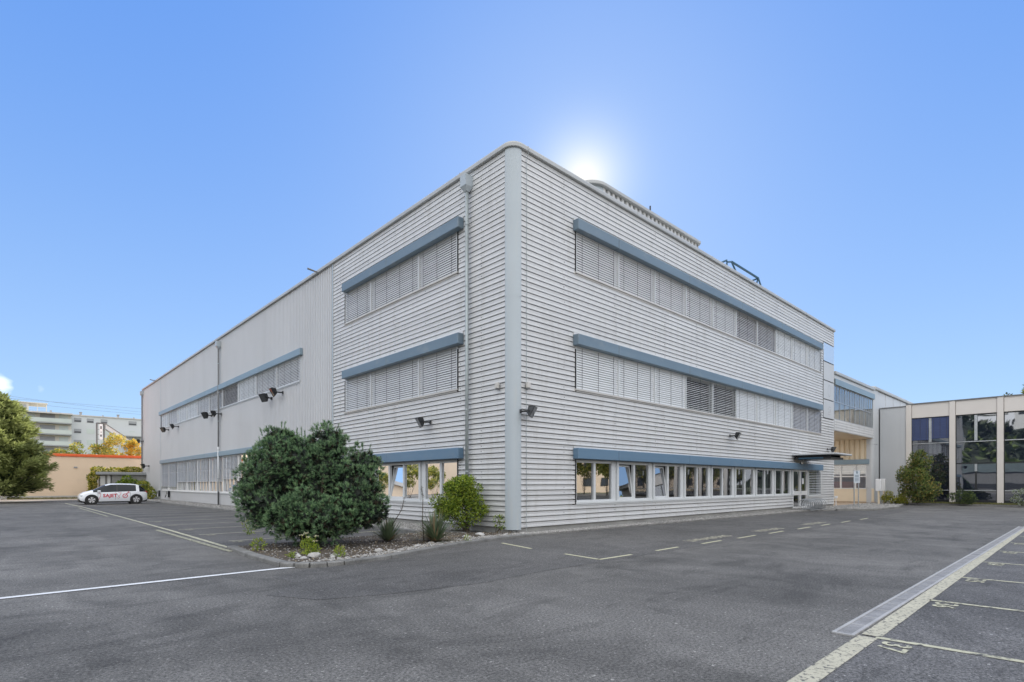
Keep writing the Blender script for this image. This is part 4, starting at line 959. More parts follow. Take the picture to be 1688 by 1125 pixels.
for p, q in ((a, b),): 
    mb.quad((a.x, a.y, 1.62), (a2.x, a2.y, 1.62), (a2.x, a2.y, 2.42), (a.x, a.y, 2.42)); mb.quad((b.x, b.y, 1.62), (b2.x, b2.y, 1.62), (b2.x, b2.y, 2.42), (b.x, b.y, 2.42)); mb.quad((a.x, a.y, 2.42), (b.x, b.y, 2.42), (b2.x, b2.y, 2.42), (a2.x, a2.y, 2.42)); mb.quad((a.x, a.y, 1.62), (b.x, b.y, 1.62), (b2.x, b2.y, 1.62), (a2.x, a2.y, 1.62))
pn = mb.build('sign_panel', 'signface', t)
mb = MB(); a3 = a2 + n_ * .002 + fx * .17; b3 = a3 + fx * .07
mb.quad((a3.x, a3.y, 2.22), (b3.x, b3.y, 2.22), (b3.x, b3.y, 2.38), (a3.x, a3.y, 2.38))
for zz in (2.10, 2.02, 1.92, 1.84, 1.74):
    a4 = a2 + n_ * .002 + fx * .06; b4 = a4 + fx * .26; mb.quad((a4.x, a4.y, zz), (b4.x, b4.y, zz), (b4.x, b4.y, zz + .03), (a4.x, a4.y, zz + .03))
mb.build('sign_mark', 'steelblue', pn)
for px_, lb, x, w_, zt in ((0, 'pale grey cabinet on posts, the larger one left of the yellow shrub', 35.9, .34, 1.92), (1, 'slim pale grey cabinet on posts right behind the larger cabinet', 37.3, .24, 1.95)):
    y = -1.25; t = thing('post_cabinet', lb, 'cabinet', (x, y, 0))
    mb = MB(); mb.bevbox((x - w_ / 2, y - w_ / 2, 1.03), (x + w_ / 2, y + w_ / 2, zt), .02); mb.build('housing', 'whitebox', t)
    for s in (-1, 1): mb = MB(); mb.box((x + s * w_ * .4 - .03, y - .03, 0), (x + s * w_ * .4 + .03, y + .03, 1.03)); mb.build('post', 'cream', t)
t = thing('bicycle_rack', 'low galvanised spiral bicycle rack in front of the entrance door', 'bicycle rack', (23.0, -.95, 0))
for s in (0, 1):
    mb = MB(); pts = []
    for k in range(7 * 14 + 1):
        th = 2 * math.pi * k / 14; pts.append((21.95 + .30 * k / 14 + .04 * s, -.95 + .30 * math.cos(th) - .22 * s + .1, .40 + .30 * math.sin(th)))
    mb.tube(pts, .020, 6); mb.build('wheel_loop_coil', 'galv', t)
mb = MB(); mb.box((21.8, -1.30, .05), (24.3, -1.24, .10)); mb.box((21.8, -.62, .05), (24.3, -.56, .10)); mb.build('base_rail', 'galv', t)
t = thing('marker_post', 'short white marker post at the far foot of the front wall', 'post', (28.9, -.45, 0))
mb = MB(); mb.tube([(28.9, -.45, 0), (28.9, -.45, .62)], .022, 8); mb.build('stem', 'whitebox', t); mb = MB(); mb.bevbox((28.82, -.53, .60), (28.98, -.37, .76), .02); mb.build('cap', 'whitebox', t)

# ---------------------------------------------------------------- low peach building, shed, flats
t = thing('peach_building', 'low peach rendered building with an orange roof edge behind the car park', 'building', (-12, 62, 0))
mb = MB(); mb.box((-34, 62, -.01), (9, 74, 4.45)); mb.build('wall', 'peach', t)
mb = MB(); mb.bevbox((-34.1, 61.88, 4.452), (9.1, 74.1, 4.74), .03); mb.build('roof_edge', 'orange', t)
mb = MB(); mb.box((-34, 61.95, -.01), (9, 61.999, .32)); mb.build('plinth', 'sill', t)
mb = MB(); mb.bevbox((-5.8, 61.9, 3.25), (-5.5, 61.99, 3.4), .02); mb.build('vent', 'shutter', t)
t = thing('concrete_shed', 'small grey flat-roofed shed behind the parked car', 'shed', (-2.4, 58, 0))
mb = MB(); mb.box((-4.05, 58.0, 0), (.2, 61, 2.50), skip=(2,)); mb.quad((-3.0, 58.0, 0), (.2, 58.0, 0), (.2, 58.0, 2.5), (-3.0, 58.0, 2.5)); mb.quad((-4.05, 58.3, 0), (-3.0, 58.3, 0), (-3.0, 58.3, 2.5), (-4.05, 58.3, 2.5)); mb.build('wall', 'concrete', t)
mb = MB(); mb.bevbox((-4.35, 57.7, 2.505), (.5, 61.3, 2.80), .03); mb.build('roof', 'shutter', t)
mb = MB(); mb.box((-3.95, 58.2, .05), (-3.55, 58.28, 2.4)); mb.box((-3.35, 58.18, .0), (-3.1, 58.29, 2.45)); mb.build('door', 'frame_white', t)

t = thing('balcony_flats', 'pale block of flats with stacked balconies and a flat roof terrace, far left', 'building', (-6, 147, 0))
mb = MB(); mb.box((-16, 148.5, 0), (.3, 160, 17.3)); mb.build('wall', 'aptwarm', t)
for i in range(6):
    z = 15.23 - 2.55 * i
    mb = MB(); mb.box((-9.0, 146.9, z - .12), (.25, 148.49, z + .12)); fl = mb.build('balcony', 'shutter', t)
    mb = MB(); mb.box((-9.0, 146.86, z + .12), (.25, 146.90, z + 1.02)); mb.box((.20, 146.9, z + .12), (.25, 148.4, z + 1.02)); mb.build('railing', 'aptgreen', fl)
    for x0_, x1_ in ((-8.4, -6.0), (-5.2, -2.6), (-1.9, -.3)):
        mb = MB(); mb.box((x0_, 148.44, z + .2), (x1_, 148.495, z + 2.1)); mb.build('window', 'aptgreen' if x0_ != -5.2 else 'shutter', t)
mb = MB(); mb.box((-9.6, 146.6, 17.25), (.4, 160, 17.55)); rf = mb.build('roof', 'sill', t)
mb = MB(); mb.box((-10.5, 150, 17.55), (-7.0, 157, 19.6)); mb.box((-10.6, 149.6, 19.6), (-3.8, 157, 19.78)); mb.box((-4.1, 149.8, 17.55), (-3.95, 149.95, 19.6)); mb.box((-5.6, 149.8, 17.55), (-5.5, 149.95, 19.6)); mb.build('roof_pavilion', 'aptwarm', t)
mb = MB(); mb.box((-9.9, 149.93, 18.2), (-8.8, 149.99, 19.2)); mb.box((-8.6, 149.93, 18.2), (-7.4, 149.99, 19.2)); mb.build('window', 'shutter', t)
mb = MB(); mb.box((-6.9, 149.9, 18.5), (-4, 149.95, 18.55)); mb.box((-6.9, 149.9, 18.1), (-4, 149.95, 18.14)); mb.build('terrace_rail', 'shutter', t)
mb = MB(); mb.box((-3.4, 150, 17.5), (-3.05, 150.4, 18.3)); mb.build('chimney', 'shutter', rf)
mb = MB(); mb.box((-9.55, 146.7, 0), (-9.05, 148.49, 17.2)); mb.build('side_fin', 'frame_white', t)

t = thing('window_flats', 'long pale grey flats with small square windows and roof vents', 'building', (8, 150, 0))
mb = MB(); mb.box((.32, 150, 0), (30, 162, 17.45)); mb.build('wall', 'apt', t)
mb = MB(); mb.box((.3, 149.8, 17.451), (30.2, 162, 17.7)); rf = mb.build('roof', 'sill', t)
for i, x in enumerate((2.2, 6.4, 9.4, 12.6)): mb = MB(); s = .22 if i % 2 == 0 else .12; mb.box((x - s, 151, 17.6), (x + s, 151.5, 18.4 if i % 2 == 0 else 18.0)); mb.box((x - s * 1.3, 150.9, 18.35 if i % 2 == 0 else 17.95), (x + s * 1.3, 151.6, 18.5 if i % 2 == 0 else 18.05)); mb.build('chimney', 'shutter', rf)
for r_ in range(6):
    z = 15.98 - 2.58 * r_
    for x0_, x1_ in ((.87, 2.21), (3.22, 4.53), (5.85, 7.14), (11.36, 12.97), (15, 16.4), (19, 20.5)):
        if r_ > 0 and 3 < x0_ < 4 : continue
        if r_ > 0 and 5 < x0_ < 12: continue
        mb = MB(); mb.box((x0_, 149.95, z), (x1_, 149.998, z + 1.0)); w = mb.build('window', 'shutter', t)
        mb = MB(); mb.box((x0_ + .08, 149.93, z + .06), (x1_ - .08, 149.949, z + .42)); mb.build('pane', 'darkglass', w)
    if r_ > 0:
        mb = MB(); mb.box((8.6 if r_ == 1 else 10.2, 148.6, z - .35), (20, 149.95, z - .12)); bl = mb.build('balcony', 'shutter', t)
        mb = MB(); mb.box((8.6 if r_ == 1 else 10.2, 148.56, z - .12), (20, 148.6, z + .8)); mb.build('railing', 'apt', bl)
        for xx in (3.2, 5.9, 11.5):
            mb = MB(); mb.box((xx, 149.96, z - .02), (xx + (1.5 if xx < 11 else 1.2), 149.995, z + 1.15)); mb.build('window', 'aptgreen', t)
for k in range(6): pass
# construction crane arm in front of the flats
t = thing('loading_gantry', 'dark steel gantry tower with a sloping enclosed conveyor in front of the flats', 'gantry', (-1, 85, 0))
for x, y in ((-1.45, 85), (-.62, 85), (-1.45, 86), (-.62, 86)):
    mb = MB(); mb.box((x - .05, y - .05, 0), (x + .05, y + .05, 10.25)); mb.build('leg', 'pipe_dark', t)
mb = MB(); mb.box((-1.52, 84.93, 10.2), (-.35, 86.07, 10.32))
for z in (7.9, 8.6, 9.3): mb.box((-1.4, 84.95, z), (-.67, 85.05, z + .06))
mb.build('cross_frame', 'pipe_dark', t)
mb = MB(); mb.box((-1.22, 84.8, 7.9), (-.86, 84.95, 10.1)); mb.build('service_panel', 'whitebox', t)
mb = MB(); mb.box((-1.12, 84.78, 8.3), (-.97, 84.799, 8.6)); mb.box((-1.10, 84.78, 8.9), (-.97, 84.799, 9.0)); mb.box((-1.12, 84.78, 9.4), (-.97, 84.799, 9.8)); mb.build('panel_mark', 'black', t)
mb = MB(); v = [(-.5, 10.2), (3.4, 7.3), (3.4, 6.6), (-.5, 9.4)]
i = len(mb.v); mb.v += [(x, 85, z) for x, z in v] + [(x, 86, z) for x, z in v]
for f in ((0, 1, 2, 3), (7, 6, 5, 4), (0, 4, 5, 1), (1, 5, 6, 2), (2, 6, 7, 3), (3, 7, 4, 0)): mb.f.append(tuple(i + q for q in f)); mb.m.append(0)
mb.build('conveyor', 'apt', t)
mb = MB(); mb.tube([(-.5, 84.95, 10.2), (3.4, 84.95, 7.3)], .05, 6); mb.tube([(-.5, 84.95, 9.4), (3.4, 84.95, 6.6)], .05, 6); mb.build('conveyor_rail', 'pipe_dark', t)
mb = MB(); mb.box((3.2, 84.9, 0), (3.4, 86, 7.2)); mb.build('leg', 'pipe_dark', t)
# pylon and cables
t = thing('overhead_line_pylon', 'slim dark overhead line mast just above the conifer at the left edge', 'pylon', (-11.9, 200, 0))
mb = MB(); mb.tube([(-11.9, 200, 0), (-11.9, 200, 27.4)], [.35, .14], 6); mb.build('mast', 'pipe_dark', t)
mb = MB(); mb.tube([(-12.8, 200, 26.8), (-11.0, 200, 26.8)], .07, 6); mb.tube([(-12.8, 200, 25.2), (-11.0, 200, 25.2)], .07, 6); mb.build('cross_arm', 'pipe_dark', t)
cb = thing('overhead_cables', 'thin overhead cables sagging across the sky above the flats', 'cables', (0, 200, 25))
for y_, z_, dz, zz in ((200, 26.8, -2.2, 25.0), (200.5, 26.1, -.4, 26.4), (200.2, 25.2, -1.2, 24.2)):
    pts = [(-11 + 60 * k / 12, y_, z_ + (zz - z_) * k / 12 + dz * 4 * (k / 12) * (1 - k / 12) * .4) for k in range(13)]
    mb = MB(); mb.tube(pts, .028, 4); mb.build('cable', 'pipe_dark', cb)
# ---------------------------------------------------------------- parked car (local: x forward, z up), built from cross sections
def make_car(loc, rz):
    t = bpy.data.objects.new('parked_car', None); col.objects.link(t); t.location = loc; t.rotation_euler = (0, 0, rz); ORG[t.name] = Vector((0, 0, 0))
    tag(t, 'white hatchback with red lettering and a plug emblem, parked by the hall', 'car')
    # x, sill z, belt z, top z, half width low, half width belt, half width top
    S = [(-2.13, .45, .74, .80, .66, .70, .60), (-2.11, .36, .84, .90, .78, .80, .66), (-2.02, .30, .97, 1.06, .84, .85, .66), (-1.85, .26, 1.00, 1.27, .87, .88, .62), (-1.58, .22, 1.00, 1.47, .89, .89, .60), (-1.38, .20, 1.00, 1.515, .90, .90, .60),
         (-1.0, .18, .98, 1.55, .905, .905, .60), (-.4, .18, .96, 1.565, .905, .905, .61), (.2, .18, .94, 1.555, .905, .905, .61), (.55, .18, .93, 1.46, .905, .90, .62), (.95, .18, .93, 1.25, .905, .895, .66),
         (1.30, .20, .92, 1.06, .90, .88, .72), (1.55, .22, .90, .99, .89, .86, .76), (1.85, .26, .80, .90, .86, .82, .70), (2.03, .32, .66, .78, .78, .74, .62), (2.12, .42, .56, .62, .62, .60, .52)]
    def ring(s):
        x, a, b, c, w0, w1, w2 = s; m = (a + b) / 2
        return [(x, w0 * .96, a), (x, w0, a + .10), (x, (w0 + w1) / 2 + .012, m), (x, w1 + .005, b - .05), (x, w1 - .03, b), (x, w2 + .03, c - .05), (x, w2 - .06, c), (x, w2 * .5, c + .02), (x, 0, c + .03)]
    mb = MB(); rings = [ring(s) for s in S]; n = 9
    for side in (1, -1):
        for r0, r1 in zip(rings, rings[1:]):
            for j in range(n - 1):
                p, q, r2, s2 = r0[j], r1[j], r1[j + 1], r0[j + 1]
                # glasshouse side
                mi = 0
                if j == 4 and -1.42 < p[0] and q[0] < 1.36: mi = 1
                if j == 4 and (p[0] == -1.85 or p[0] == -1.5) : mi = 0
                if j in (5, 6, 7) and p[0] >= .5 and q[0] <= 1.32: mi = 1
                if j in (3, 4, 5, 6, 7) and q[0] <= -1.57 and p[0] >= -2.05: mi = 1
                f = [(a[0], a[1] * side, a[2]) for a in ((p, q, r2, s2) if side == -1 else (s2, r2, q, p))]
                mb.quad(*f, mi=mi)
    for r0 in (rings[0], rings[-1]):
        mb.v += [(a[0], a[1], a[2]) for a in r0] + [(a[0], -a[1], a[2]) for a in r0[::-1]]; mb.f.append(tuple(range(len(mb.v) - 18, len(mb.v)))); mb.m.append(0)
    body = mb.build('body', ['carpaint', 'carglass'], t)
    bm = bmesh.new(); bm.from_mesh(body.data); bmesh.ops.remove_doubles(bm, verts=bm.verts, dist=.0005); bmesh.ops.recalc_face_normals(bm, faces=bm.faces)
    for f in bm.faces: f.smooth = True
    bm.to_mesh(body.data); bm.free()
    ms = body.modifiers.new('s', 'EDGE_SPLIT'); ms.split_angle = R(38)
    mb = MB()
    for s in (1, -1): mb.box((-1.3, .90 * s, .14), (1.3, .84 * s, .24))
    mb.box((-2.12, -.7, .2), (-1.9, .7, .42)); mb.box((1.95, -.6, .2), (2.10, .6, .36)); mb.box((-2.0, -.8, .16), (2.0, .8, .22)); mb.build('underbody_trim', 'carblack', t)
    for s in (1, -1):
        for x in (-1.38, 1.39):
            mb = MB(); cy = s * .80
            mb.tube([(x, s * .62, .355), (x, s * .925, .355)], .415, 28); mb.build('wheel_arch', 'carblack', t)
            bm = bmesh.new(); mb = MB(); prof = [(.22, -.11), (.32, -.115), (.345, -.09), (.355, -.04), (.355, .04), (.345, .09), (.32, .115), (.22, .11)]; k_ = 28
            for a in range(k_):
                t0, t1 = 2 * math.pi * a / k_, 2 * math.pi * (a + 1) / k_
                for (r0, y0), (r1, y1) in zip(prof, prof[1:]): mb.quad(*[(x + r_ * math.cos(tt), s * .84 + yy, .355 + r_ * math.sin(tt)) for r_, yy, tt in ((r0, y0, t0), (r0, y0, t1), (r1, y1, t1), (r1, y1, t0))])
            wh = mb.build('wheel', 'rubber', t, smooth=True)
            mb = MB(); yo = s * .945
            for a in range(k_):
                t0, t1 = 2 * math.pi * a / k_, 2 * math.pi * (a + 1) / k_
                mb.quad(*[(x + r_ * math.cos(tt), yo, .355 + r_ * math.sin(tt)) for r_, tt in ((.265, t0), (.265, t1), (.235, t1), (.235, t0))])
            for a in range(5):
                t0 = 2 * math.pi * a / 5 + .3
                mb.quad(*[(x + r_ * math.cos(t0 + dt), yo + s * .004, .355 + r_ * math.sin(t0 + dt)) for r_, dt in ((.05, -.9), (.245, -.30), (.245, .12), (.05, .9))])
                mb.quad(*[(x + r_ * math.cos(t0 + dt), yo + s * .003, .355 + r_ * math.sin(t0 + dt)) for r_, dt in ((.15, .1), (.25, .35), (.25, .48), (.14, .45))])
            mb.build('rim', 'alloy', wh)
            MB().tube([(x, s * .90, .355), (x, s * .938, .355)], .27, 24).build('wheel_well', 'carblack', wh)
        mb = MB(); mb.bevbox((.86, s * .92, .93), (1.06, s * 1.08, 1.07), .03); mb.box((.9, s * .86, .95), (.95, s * .93, .99)); mb.build('mirror', 'carpaint', t)
        mb = MB(); mb.bevbox((-2.115, s * .45, .86), (-1.90, s * .84, 1.00), .02); mb.build('tail_lamp', 'redlight', t)
        mb = MB(); mb.bevbox((1.80, s * .60, .62), (2.05, s * .80, .72), .02); mb.build('headlight', 'glass_panel', t)
        mb = MB(); mb.box((-.22, s * .888, .98), (-.14, s * .70, 1.50)) if False else None
        mb.quad(*[(x, s * y, z) for x, y, z in ((-.20, .886, .965), (-.12, .886, .965), (-.12, .66, 1.50), (-.20, .66, 1.50))]); mb.build('door_pillar', 'carblack', t)
        mb = MB()
        for x in (-.05, -1.0, 1.02): mb.box((x, s * .9175, .35), (x + .012, s * .9185, .92))
        mb.build('door_gap', 'carblack', t)
    mb = MB(); mb.bevbox((-2.17, -.62, 1.44), (-1.80, .62, 1.49), .02); mb.build('roof_spoiler', 'carblack', t)
    for s in (1,):
        y = s * .9225
        Mt = Matrix.Translation((.28, y, .66)) @ Matrix.Rotation(math.pi, 4, 'Z') @ Matrix.Rotation(R(90), 4, 'X')
        text_mesh('lettering', 'SAJET', .34, 'red', Mt, body, bold=.012, spacing=1.05)
        mb = MB(); k_ = 24; cx_, cz_ = -.66, .64
        for a in range(k_):
            t0, t1 = 2 * math.pi * a / k_, 2 * math.pi * (a + 1) / k_
            mb.quad(*[(cx_ + r_ * math.cos(tt), y, cz_ + r_ * math.sin(tt)) for r_, tt in ((.17, t0), (.17, t1), (.12, t1), (.12, t0))])
        for (xa_, za, xb_, zb, w_) in ((-.74, .78, -.86, .90, .05), (-.86, .90, -.96, .86, .035), (-.82, .94, -.92, .98, .03), (-.60, .60, -.72, .68, .04)):
            d = Vector((xb_ - xa_, 0, zb - za)).normalized(); nn = Vector((-d.z, 0, d.x)) * w_ / 2
            mb.quad((xa_ - nn.x, y, za - nn.z), (xb_ - nn.x, y, zb - nn.z), (xb_ + nn.x, y, zb + nn.z), (xa_ + nn.x, y, za + nn.z))
        mb.build('plug_emblem', 'red', body)
        mb = MB()
        for pts in ([(1.0, .86), (.88, .84), (.86, .66), (.94, .46), (1.0, .30)], [(-.10, .86), (-.22, .66), (-.32, .52), (-.24, .46), (-.10, .50)], [(-.22, .90), (-.42, .90), (-.36, .74), (-.24, .60)]):
            for (a, b), (c, d_) in zip(pts, pts[1:]):
                dd = Vector((c - a, 0, d_ - b)).normalized(); nn = Vector((-dd.z, 0, dd.x)) * .010
                mb.quad((a - nn.x, y, b - nn.z), (c - nn.x, y, d_ - nn.z), (c + nn.x, y, d_ + nn.z), (a + nn.x, y, b + nn.z))
        mb.build('swoosh_line', 'red', body)
    return t
make_car((-5.10, 39.9, .0), math.pi)

# ---------------------------------------------------------------- plants
def rvec(r):
    while True:
        v = Vector((r.uniform(-1, 1), r.uniform(-1, 1), r.uniform(-1, 1)))
        if .05 < v.length < 1: return v.normalized()
def leaf(mb, p, d, up, L_, w, mi, bend=.2):
    d = d.normalized(); s = d.cross(up); s = s.normalized() if s.length > 1e-4 else Vector((1, 0, 0)); n = s.cross(d)
    a = p; b = p + d * L_ * .5 + s * w / 2 + n * L_ * .05; c = p + d * L_ - n * L_ * bend; e = p + d * L_ * .5 - s * w / 2 + n * L_ * .05
    mb.quad(a, b, c, e, mi=mi)
def tuft(mb, p, d, r, L_, w, n, mi):
    a = d.orthogonal().normalized(); b = d.cross(a)
    for k in range(n):
        t = r.uniform(0, 6.283); e = r.uniform(.15, 1.15); q = (d * math.cos(e) + (a * math.cos(t) + b * math.sin(t)) * math.sin(e))
        s = q.cross(rvec(r)).normalized() * w / 2; l = L_ * r.uniform(.75, 1.15)
        mb.quad(p - s, p + s, p + q * l, mi=mi)
def lump_surface(r, lobes):
    lb = lobes[r.choices(range(len(lobes)), [l[3] * l[4] * l[5] if False else (l[3] * l[5]) for l in lobes])[0]]
    v = rvec(r); return Vector((lb[0] + v.x * lb[3], lb[1] + v.y * lb[4], lb[2] + v.z * lb[5])), v, lb
def inside(p, lobes, k=.9, skip=None):
    for l in lobes:
        if l is skip: continue
        if ((p.x - l[0]) / l[3]) ** 2 + ((p.y - l[1]) / l[4]) ** 2 + ((p.z - l[2]) / l[5]) ** 2 < k: return True
    return False
def pine(loc, lobes, label, seed=1, nclump=150):
    r = random.Random(seed); t = thing('pine_shrub', label, 'pine', loc); mb = MB(); clumps = []; tries = 0
    while len(clumps) < nclump and tries < 9000:
        tries += 1; p, v, lb = lump_surface(r, lobes)
        if inside(p, lobes, .85, lb) or p.z < .12: continue
        rad = r.uniform(.17, .30)
        if any((p - c[0]).length < (rad + c[1]) * .70 for c in clumps): continue
        clumps.append((p - v * rad * .55, rad, v))
    for p, rad, v in clumps:
        p = Vector(p) + v * r.uniform(-.22, .10)
        n = int(26 * (rad / .2) ** 2); tone = r.random()
        for _ in range(n):
            d0 = (rvec(r) + v * .6 + Vector((0, 0, .3))).normalized(); q = p + d0 * rad * r.uniform(.62, .98)
            ax = (d0 * .85 + Vector((0, 0, .6)) + rvec(r) * .3).normalized(); sl = r.uniform(.03, .10)
            aa = ax.orthogonal().normalized(); bb = ax.cross(aa); x = r.random(); mi = 1 if x < .10 + .18 * tone else (3 if x > .95 else 0)
            for k in range(26):
                s_ = r.random(); t_ = r.uniform(0, 6.283); sp = r.uniform(.3, 1.5)
                nd = (ax + (aa * math.cos(t_) + bb * math.sin(t_)) * sp).normalized(); o_ = q + ax * sl * s_; w_ = nd.cross(rvec(r)).normalized() * .0045
                mb.quad(o_ - w_, o_ + w_, o_ + nd * r.uniform(.05, .085), mi=(1 if s_ > .5 and r.random() < .45 else mi))
    for l in lobes:  # dark core and inner tufts: shade between the clumps painted into the crown
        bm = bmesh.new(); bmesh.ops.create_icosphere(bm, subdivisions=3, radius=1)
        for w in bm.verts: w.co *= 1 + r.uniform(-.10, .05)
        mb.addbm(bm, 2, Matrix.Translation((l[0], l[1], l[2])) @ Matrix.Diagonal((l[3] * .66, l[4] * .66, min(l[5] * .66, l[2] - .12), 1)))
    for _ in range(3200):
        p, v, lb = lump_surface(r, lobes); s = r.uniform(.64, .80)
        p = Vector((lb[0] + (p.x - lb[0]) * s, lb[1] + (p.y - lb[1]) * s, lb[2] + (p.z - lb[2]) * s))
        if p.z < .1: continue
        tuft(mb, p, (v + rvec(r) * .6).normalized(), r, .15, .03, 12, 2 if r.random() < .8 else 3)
    for _ in range(170):
        p, v, lb = lump_surface(r, lobes)
        if v.z < -.1 or inside(p, lobes, .95, lb): continue
        ax = (v * .45 + Vector((0, 0, 1)) + rvec(r) * .25).normalized(); sl = r.uniform(.12, .24); aa = ax.orthogonal().normalized(); bb = ax.cross(aa)
        for k in range(60):
            s_ = r.random(); t_ = r.uniform(0, 6.283); nd = (ax + (aa * math.cos(t_) + bb * math.sin(t_)) * r.uniform(.4, .9)).normalized(); o_ = p + ax * sl * s_; w_ = nd.cross(rvec(r)).normalized() * .0045
            mb.quad(o_ - w_, o_ + w_, o_ + nd * r.uniform(.05, .08), mi=(1 if r.random() < .35 else 0))
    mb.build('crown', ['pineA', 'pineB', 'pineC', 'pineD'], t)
    mb = MB()
    for k in range(7):
        a = 6.28 * k / 7 + .3; c = Vector(loc); e = c + Vector((math.cos(a) * .6, math.sin(a) * .6, 1.2 + .3 * (k % 3))); m_ = c + Vector((math.cos(a) * .35, math.sin(a) * .35, .6))
        mb.tube([c + Vector((math.cos(a) * .1, math.sin(a) * .1, 0)), m_, e], [.09, .06, .02], 7)
    mb.build('trunk', 'bark', t); return t
f3, r3 = Vector((.6834, .7300, 0)), Vector((.7300, -.6834, 0)); CAM = Vector((-11.392, -12.129, 0))
def place(lat, dep): return CAM + f3 * dep + r3 * lat                   # ground point from offsets measured on the plan
S_ = 13.6 / 898.5
def lobe(px, py, dep, rx, rz, ry=None):
    p = place((px - 844) * dep / 898.5, dep); return (p.x, p.y, 1.56 + (798 - py) * dep / 898.5, rx, ry or rx, rz)
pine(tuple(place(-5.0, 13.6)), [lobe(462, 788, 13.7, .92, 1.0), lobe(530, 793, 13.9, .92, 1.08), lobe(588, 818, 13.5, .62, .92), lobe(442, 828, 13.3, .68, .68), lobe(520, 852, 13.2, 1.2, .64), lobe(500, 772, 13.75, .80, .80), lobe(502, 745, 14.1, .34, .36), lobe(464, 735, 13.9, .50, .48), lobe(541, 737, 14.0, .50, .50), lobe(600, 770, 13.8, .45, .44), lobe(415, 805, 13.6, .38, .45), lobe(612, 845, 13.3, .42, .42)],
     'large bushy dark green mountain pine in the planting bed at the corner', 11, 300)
def bush(name, cat, loc, lobes, mats, n, L_, w, label, seed, weights, stems=6, group=None, upbias=.4, fill=.55, stemmat='bark', stemh=.6):
    r = random.Random(seed); t = thing(name, label, cat, loc, 0, group); mb = MB(); cum = weights
    for _ in range(n):
        p, v, lb = lump_surface(r, lobes)
        s = 1 - abs(r.gauss(0, fill * .3)); s = max(.15, s) * r.uniform(.9, 1.08)
        p = Vector((lb[0] + v.x * lb[3] * s, lb[1] + v.y * lb[4] * s, lb[2] + v.z * lb[5] * s))
        if p.z < loc[2] + .04: continue
        x = r.random(); mi = 0 if x < cum[0] else (1 if x < cum[1] else 2)
        if mi >= len(mats): mi = 0
        d = (v + rvec(r) * .9 + Vector((0, 0, upbias))).normalized()
        leaf(mb, p, d, rvec(r), L_ * r.uniform(.7, 1.2), w * r.uniform(.8, 1.2), mi)
    mb.build('foliage', mats, t); mb = MB(); c = Vector(loc)
    for k in range(stems):
        lb = lobes[k % len(lobes)]; e = Vector((lb[0], lb[1], lb[2])) + Vector((r.uniform(-.6, .6) * lb[3], r.uniform(-.6, .6) * lb[4], r.uniform(0, .6) * lb[5])); b = c + Vector((r.uniform(-.08, .08), r.uniform(-.08, .08), 0)); m_ = (b * .5 + e * .5) + rvec(r) * .05 * (e - b).length
        rr_ = max(.012, lb[3] * .03); mb.tube([b, m_, e], [rr_, rr_ * .7, rr_ * .3], 6)
    mb.build('stem', stemmat, t); return t
def clumpy(base_lobes, k, rr_, seed, f=.85):
    r = random.Random(seed); out_ = []
    for _ in range(k):
        l = r.choice(base_lobes); v = rvec(r)
        q = r.uniform(*rr_); out_.append((l[0] + v.x * l[3] * f, l[1] + v.y * l[4] * f, max(.15, l[2] + v.z * l[5] * f), q, q, q * r.uniform(.7, 1.1)))
    return out_
gl_ = [lobe(762, 838, 17.3, .74, .66), lobe(762, 815, 17.3, .50, .42), lobe(757, 805, 17.3, .30, .32), lobe(790, 822, 17.3, .36, .45), lobe(735, 835, 17.3, .33, .38), lobe(745, 800, 17.4, .20, .30), lobe(777, 800, 17.4, .20, .22)]
g0 = place((768 - 844) * 17.2 / 898.5, 17.2)
bush('leafy_shrub', 'shrub', (g0.x, g0.y, .05), clumpy(gl_, 46, (.13, .26), 3, .9) + gl_[:2] + [(gl_[0][0], gl_[0][1], gl_[0][2], .45, .45, .45)], ['bushA', 'bushB', 'bushC'], 8600, .085, .045, 'bright yellow-green leafy shrub in front of the downpipe', 4, (.5, .85), 14, fill=.9)
s0 = place((822 - 844) * 16.9 / 898.5, 16.9)
bush('leafy_sprig', 'plant', (s0.x, s0.y, .05), [(s0.x, s0.y, .40, .17, .17, .22), (s0.x + .1, s0.y - .08, .28, .12, .12, .12)], ['bushA', 'bushB', 'bushC'], 110, .07, .04, 'small leafy sprig between the yellow-green shrub and the corner column', 6, (.5, .8), 4)
def yucca(loc, n, L_, label, seed, dry=.25, spread=1.0, stalk=None):
    r = random.Random(seed); t = thing('yucca_plant', label, 'yucca', loc); mb = MB(); c = Vector(loc)
    for k in range(n):
        a = r.uniform(0, 6.283); e = r.uniform(.1, 1.45) * spread; mi = 1 if (e > 1.15 and r.random() < .75) or r.random() < dry * .4 else 0
        d = Vector((math.cos(a) * math.sin(e), math.sin(a) * math.sin(e), math.cos(e))); l = L_ * r.uniform(.7, 1.1); s = d.cross(Vector((0, 0, 1))).normalized() * .016 * (L_ / .6 * .5 + .5)
        drop = Vector((0, 0, -1)) * l * .12 * math.sin(e); p0 = c + d * .04; p1 = c + d * l * .5 + drop * .25; p2 = c + d * l + drop
        for p in (p1, p2): p.z = max(p.z, loc[2] + .015)
        mb.quad(p0 - s, p0 + s, p1 + s, p1 - s, mi=mi); mb.quad(p1 - s, p1 + s, p2, mi=mi)
    mb.build('leaves', ['yucA', 'yucB'], t)
    if stalk: mb = MB(); mb.tube(stalk, [.014, .012, .009, .006][:len(stalk)], 5); 
    if stalk:
        e = Vector(stalk[-1]); 
        for k in range(16): q = Vector(stalk[-2]).lerp(e, r.random()); v = rvec(r) * .06; mb.tube([q, q + v], .004, 4)
        mb.build('dry_stalk', 'bark', t)
    return t
def gp(px, py, z=.06):
    dep = 898.5 * (1.56 - z) / (py - 798); p = place((px - 844) * dep / 898.5, dep); return Vector((p.x, p.y, z)), dep
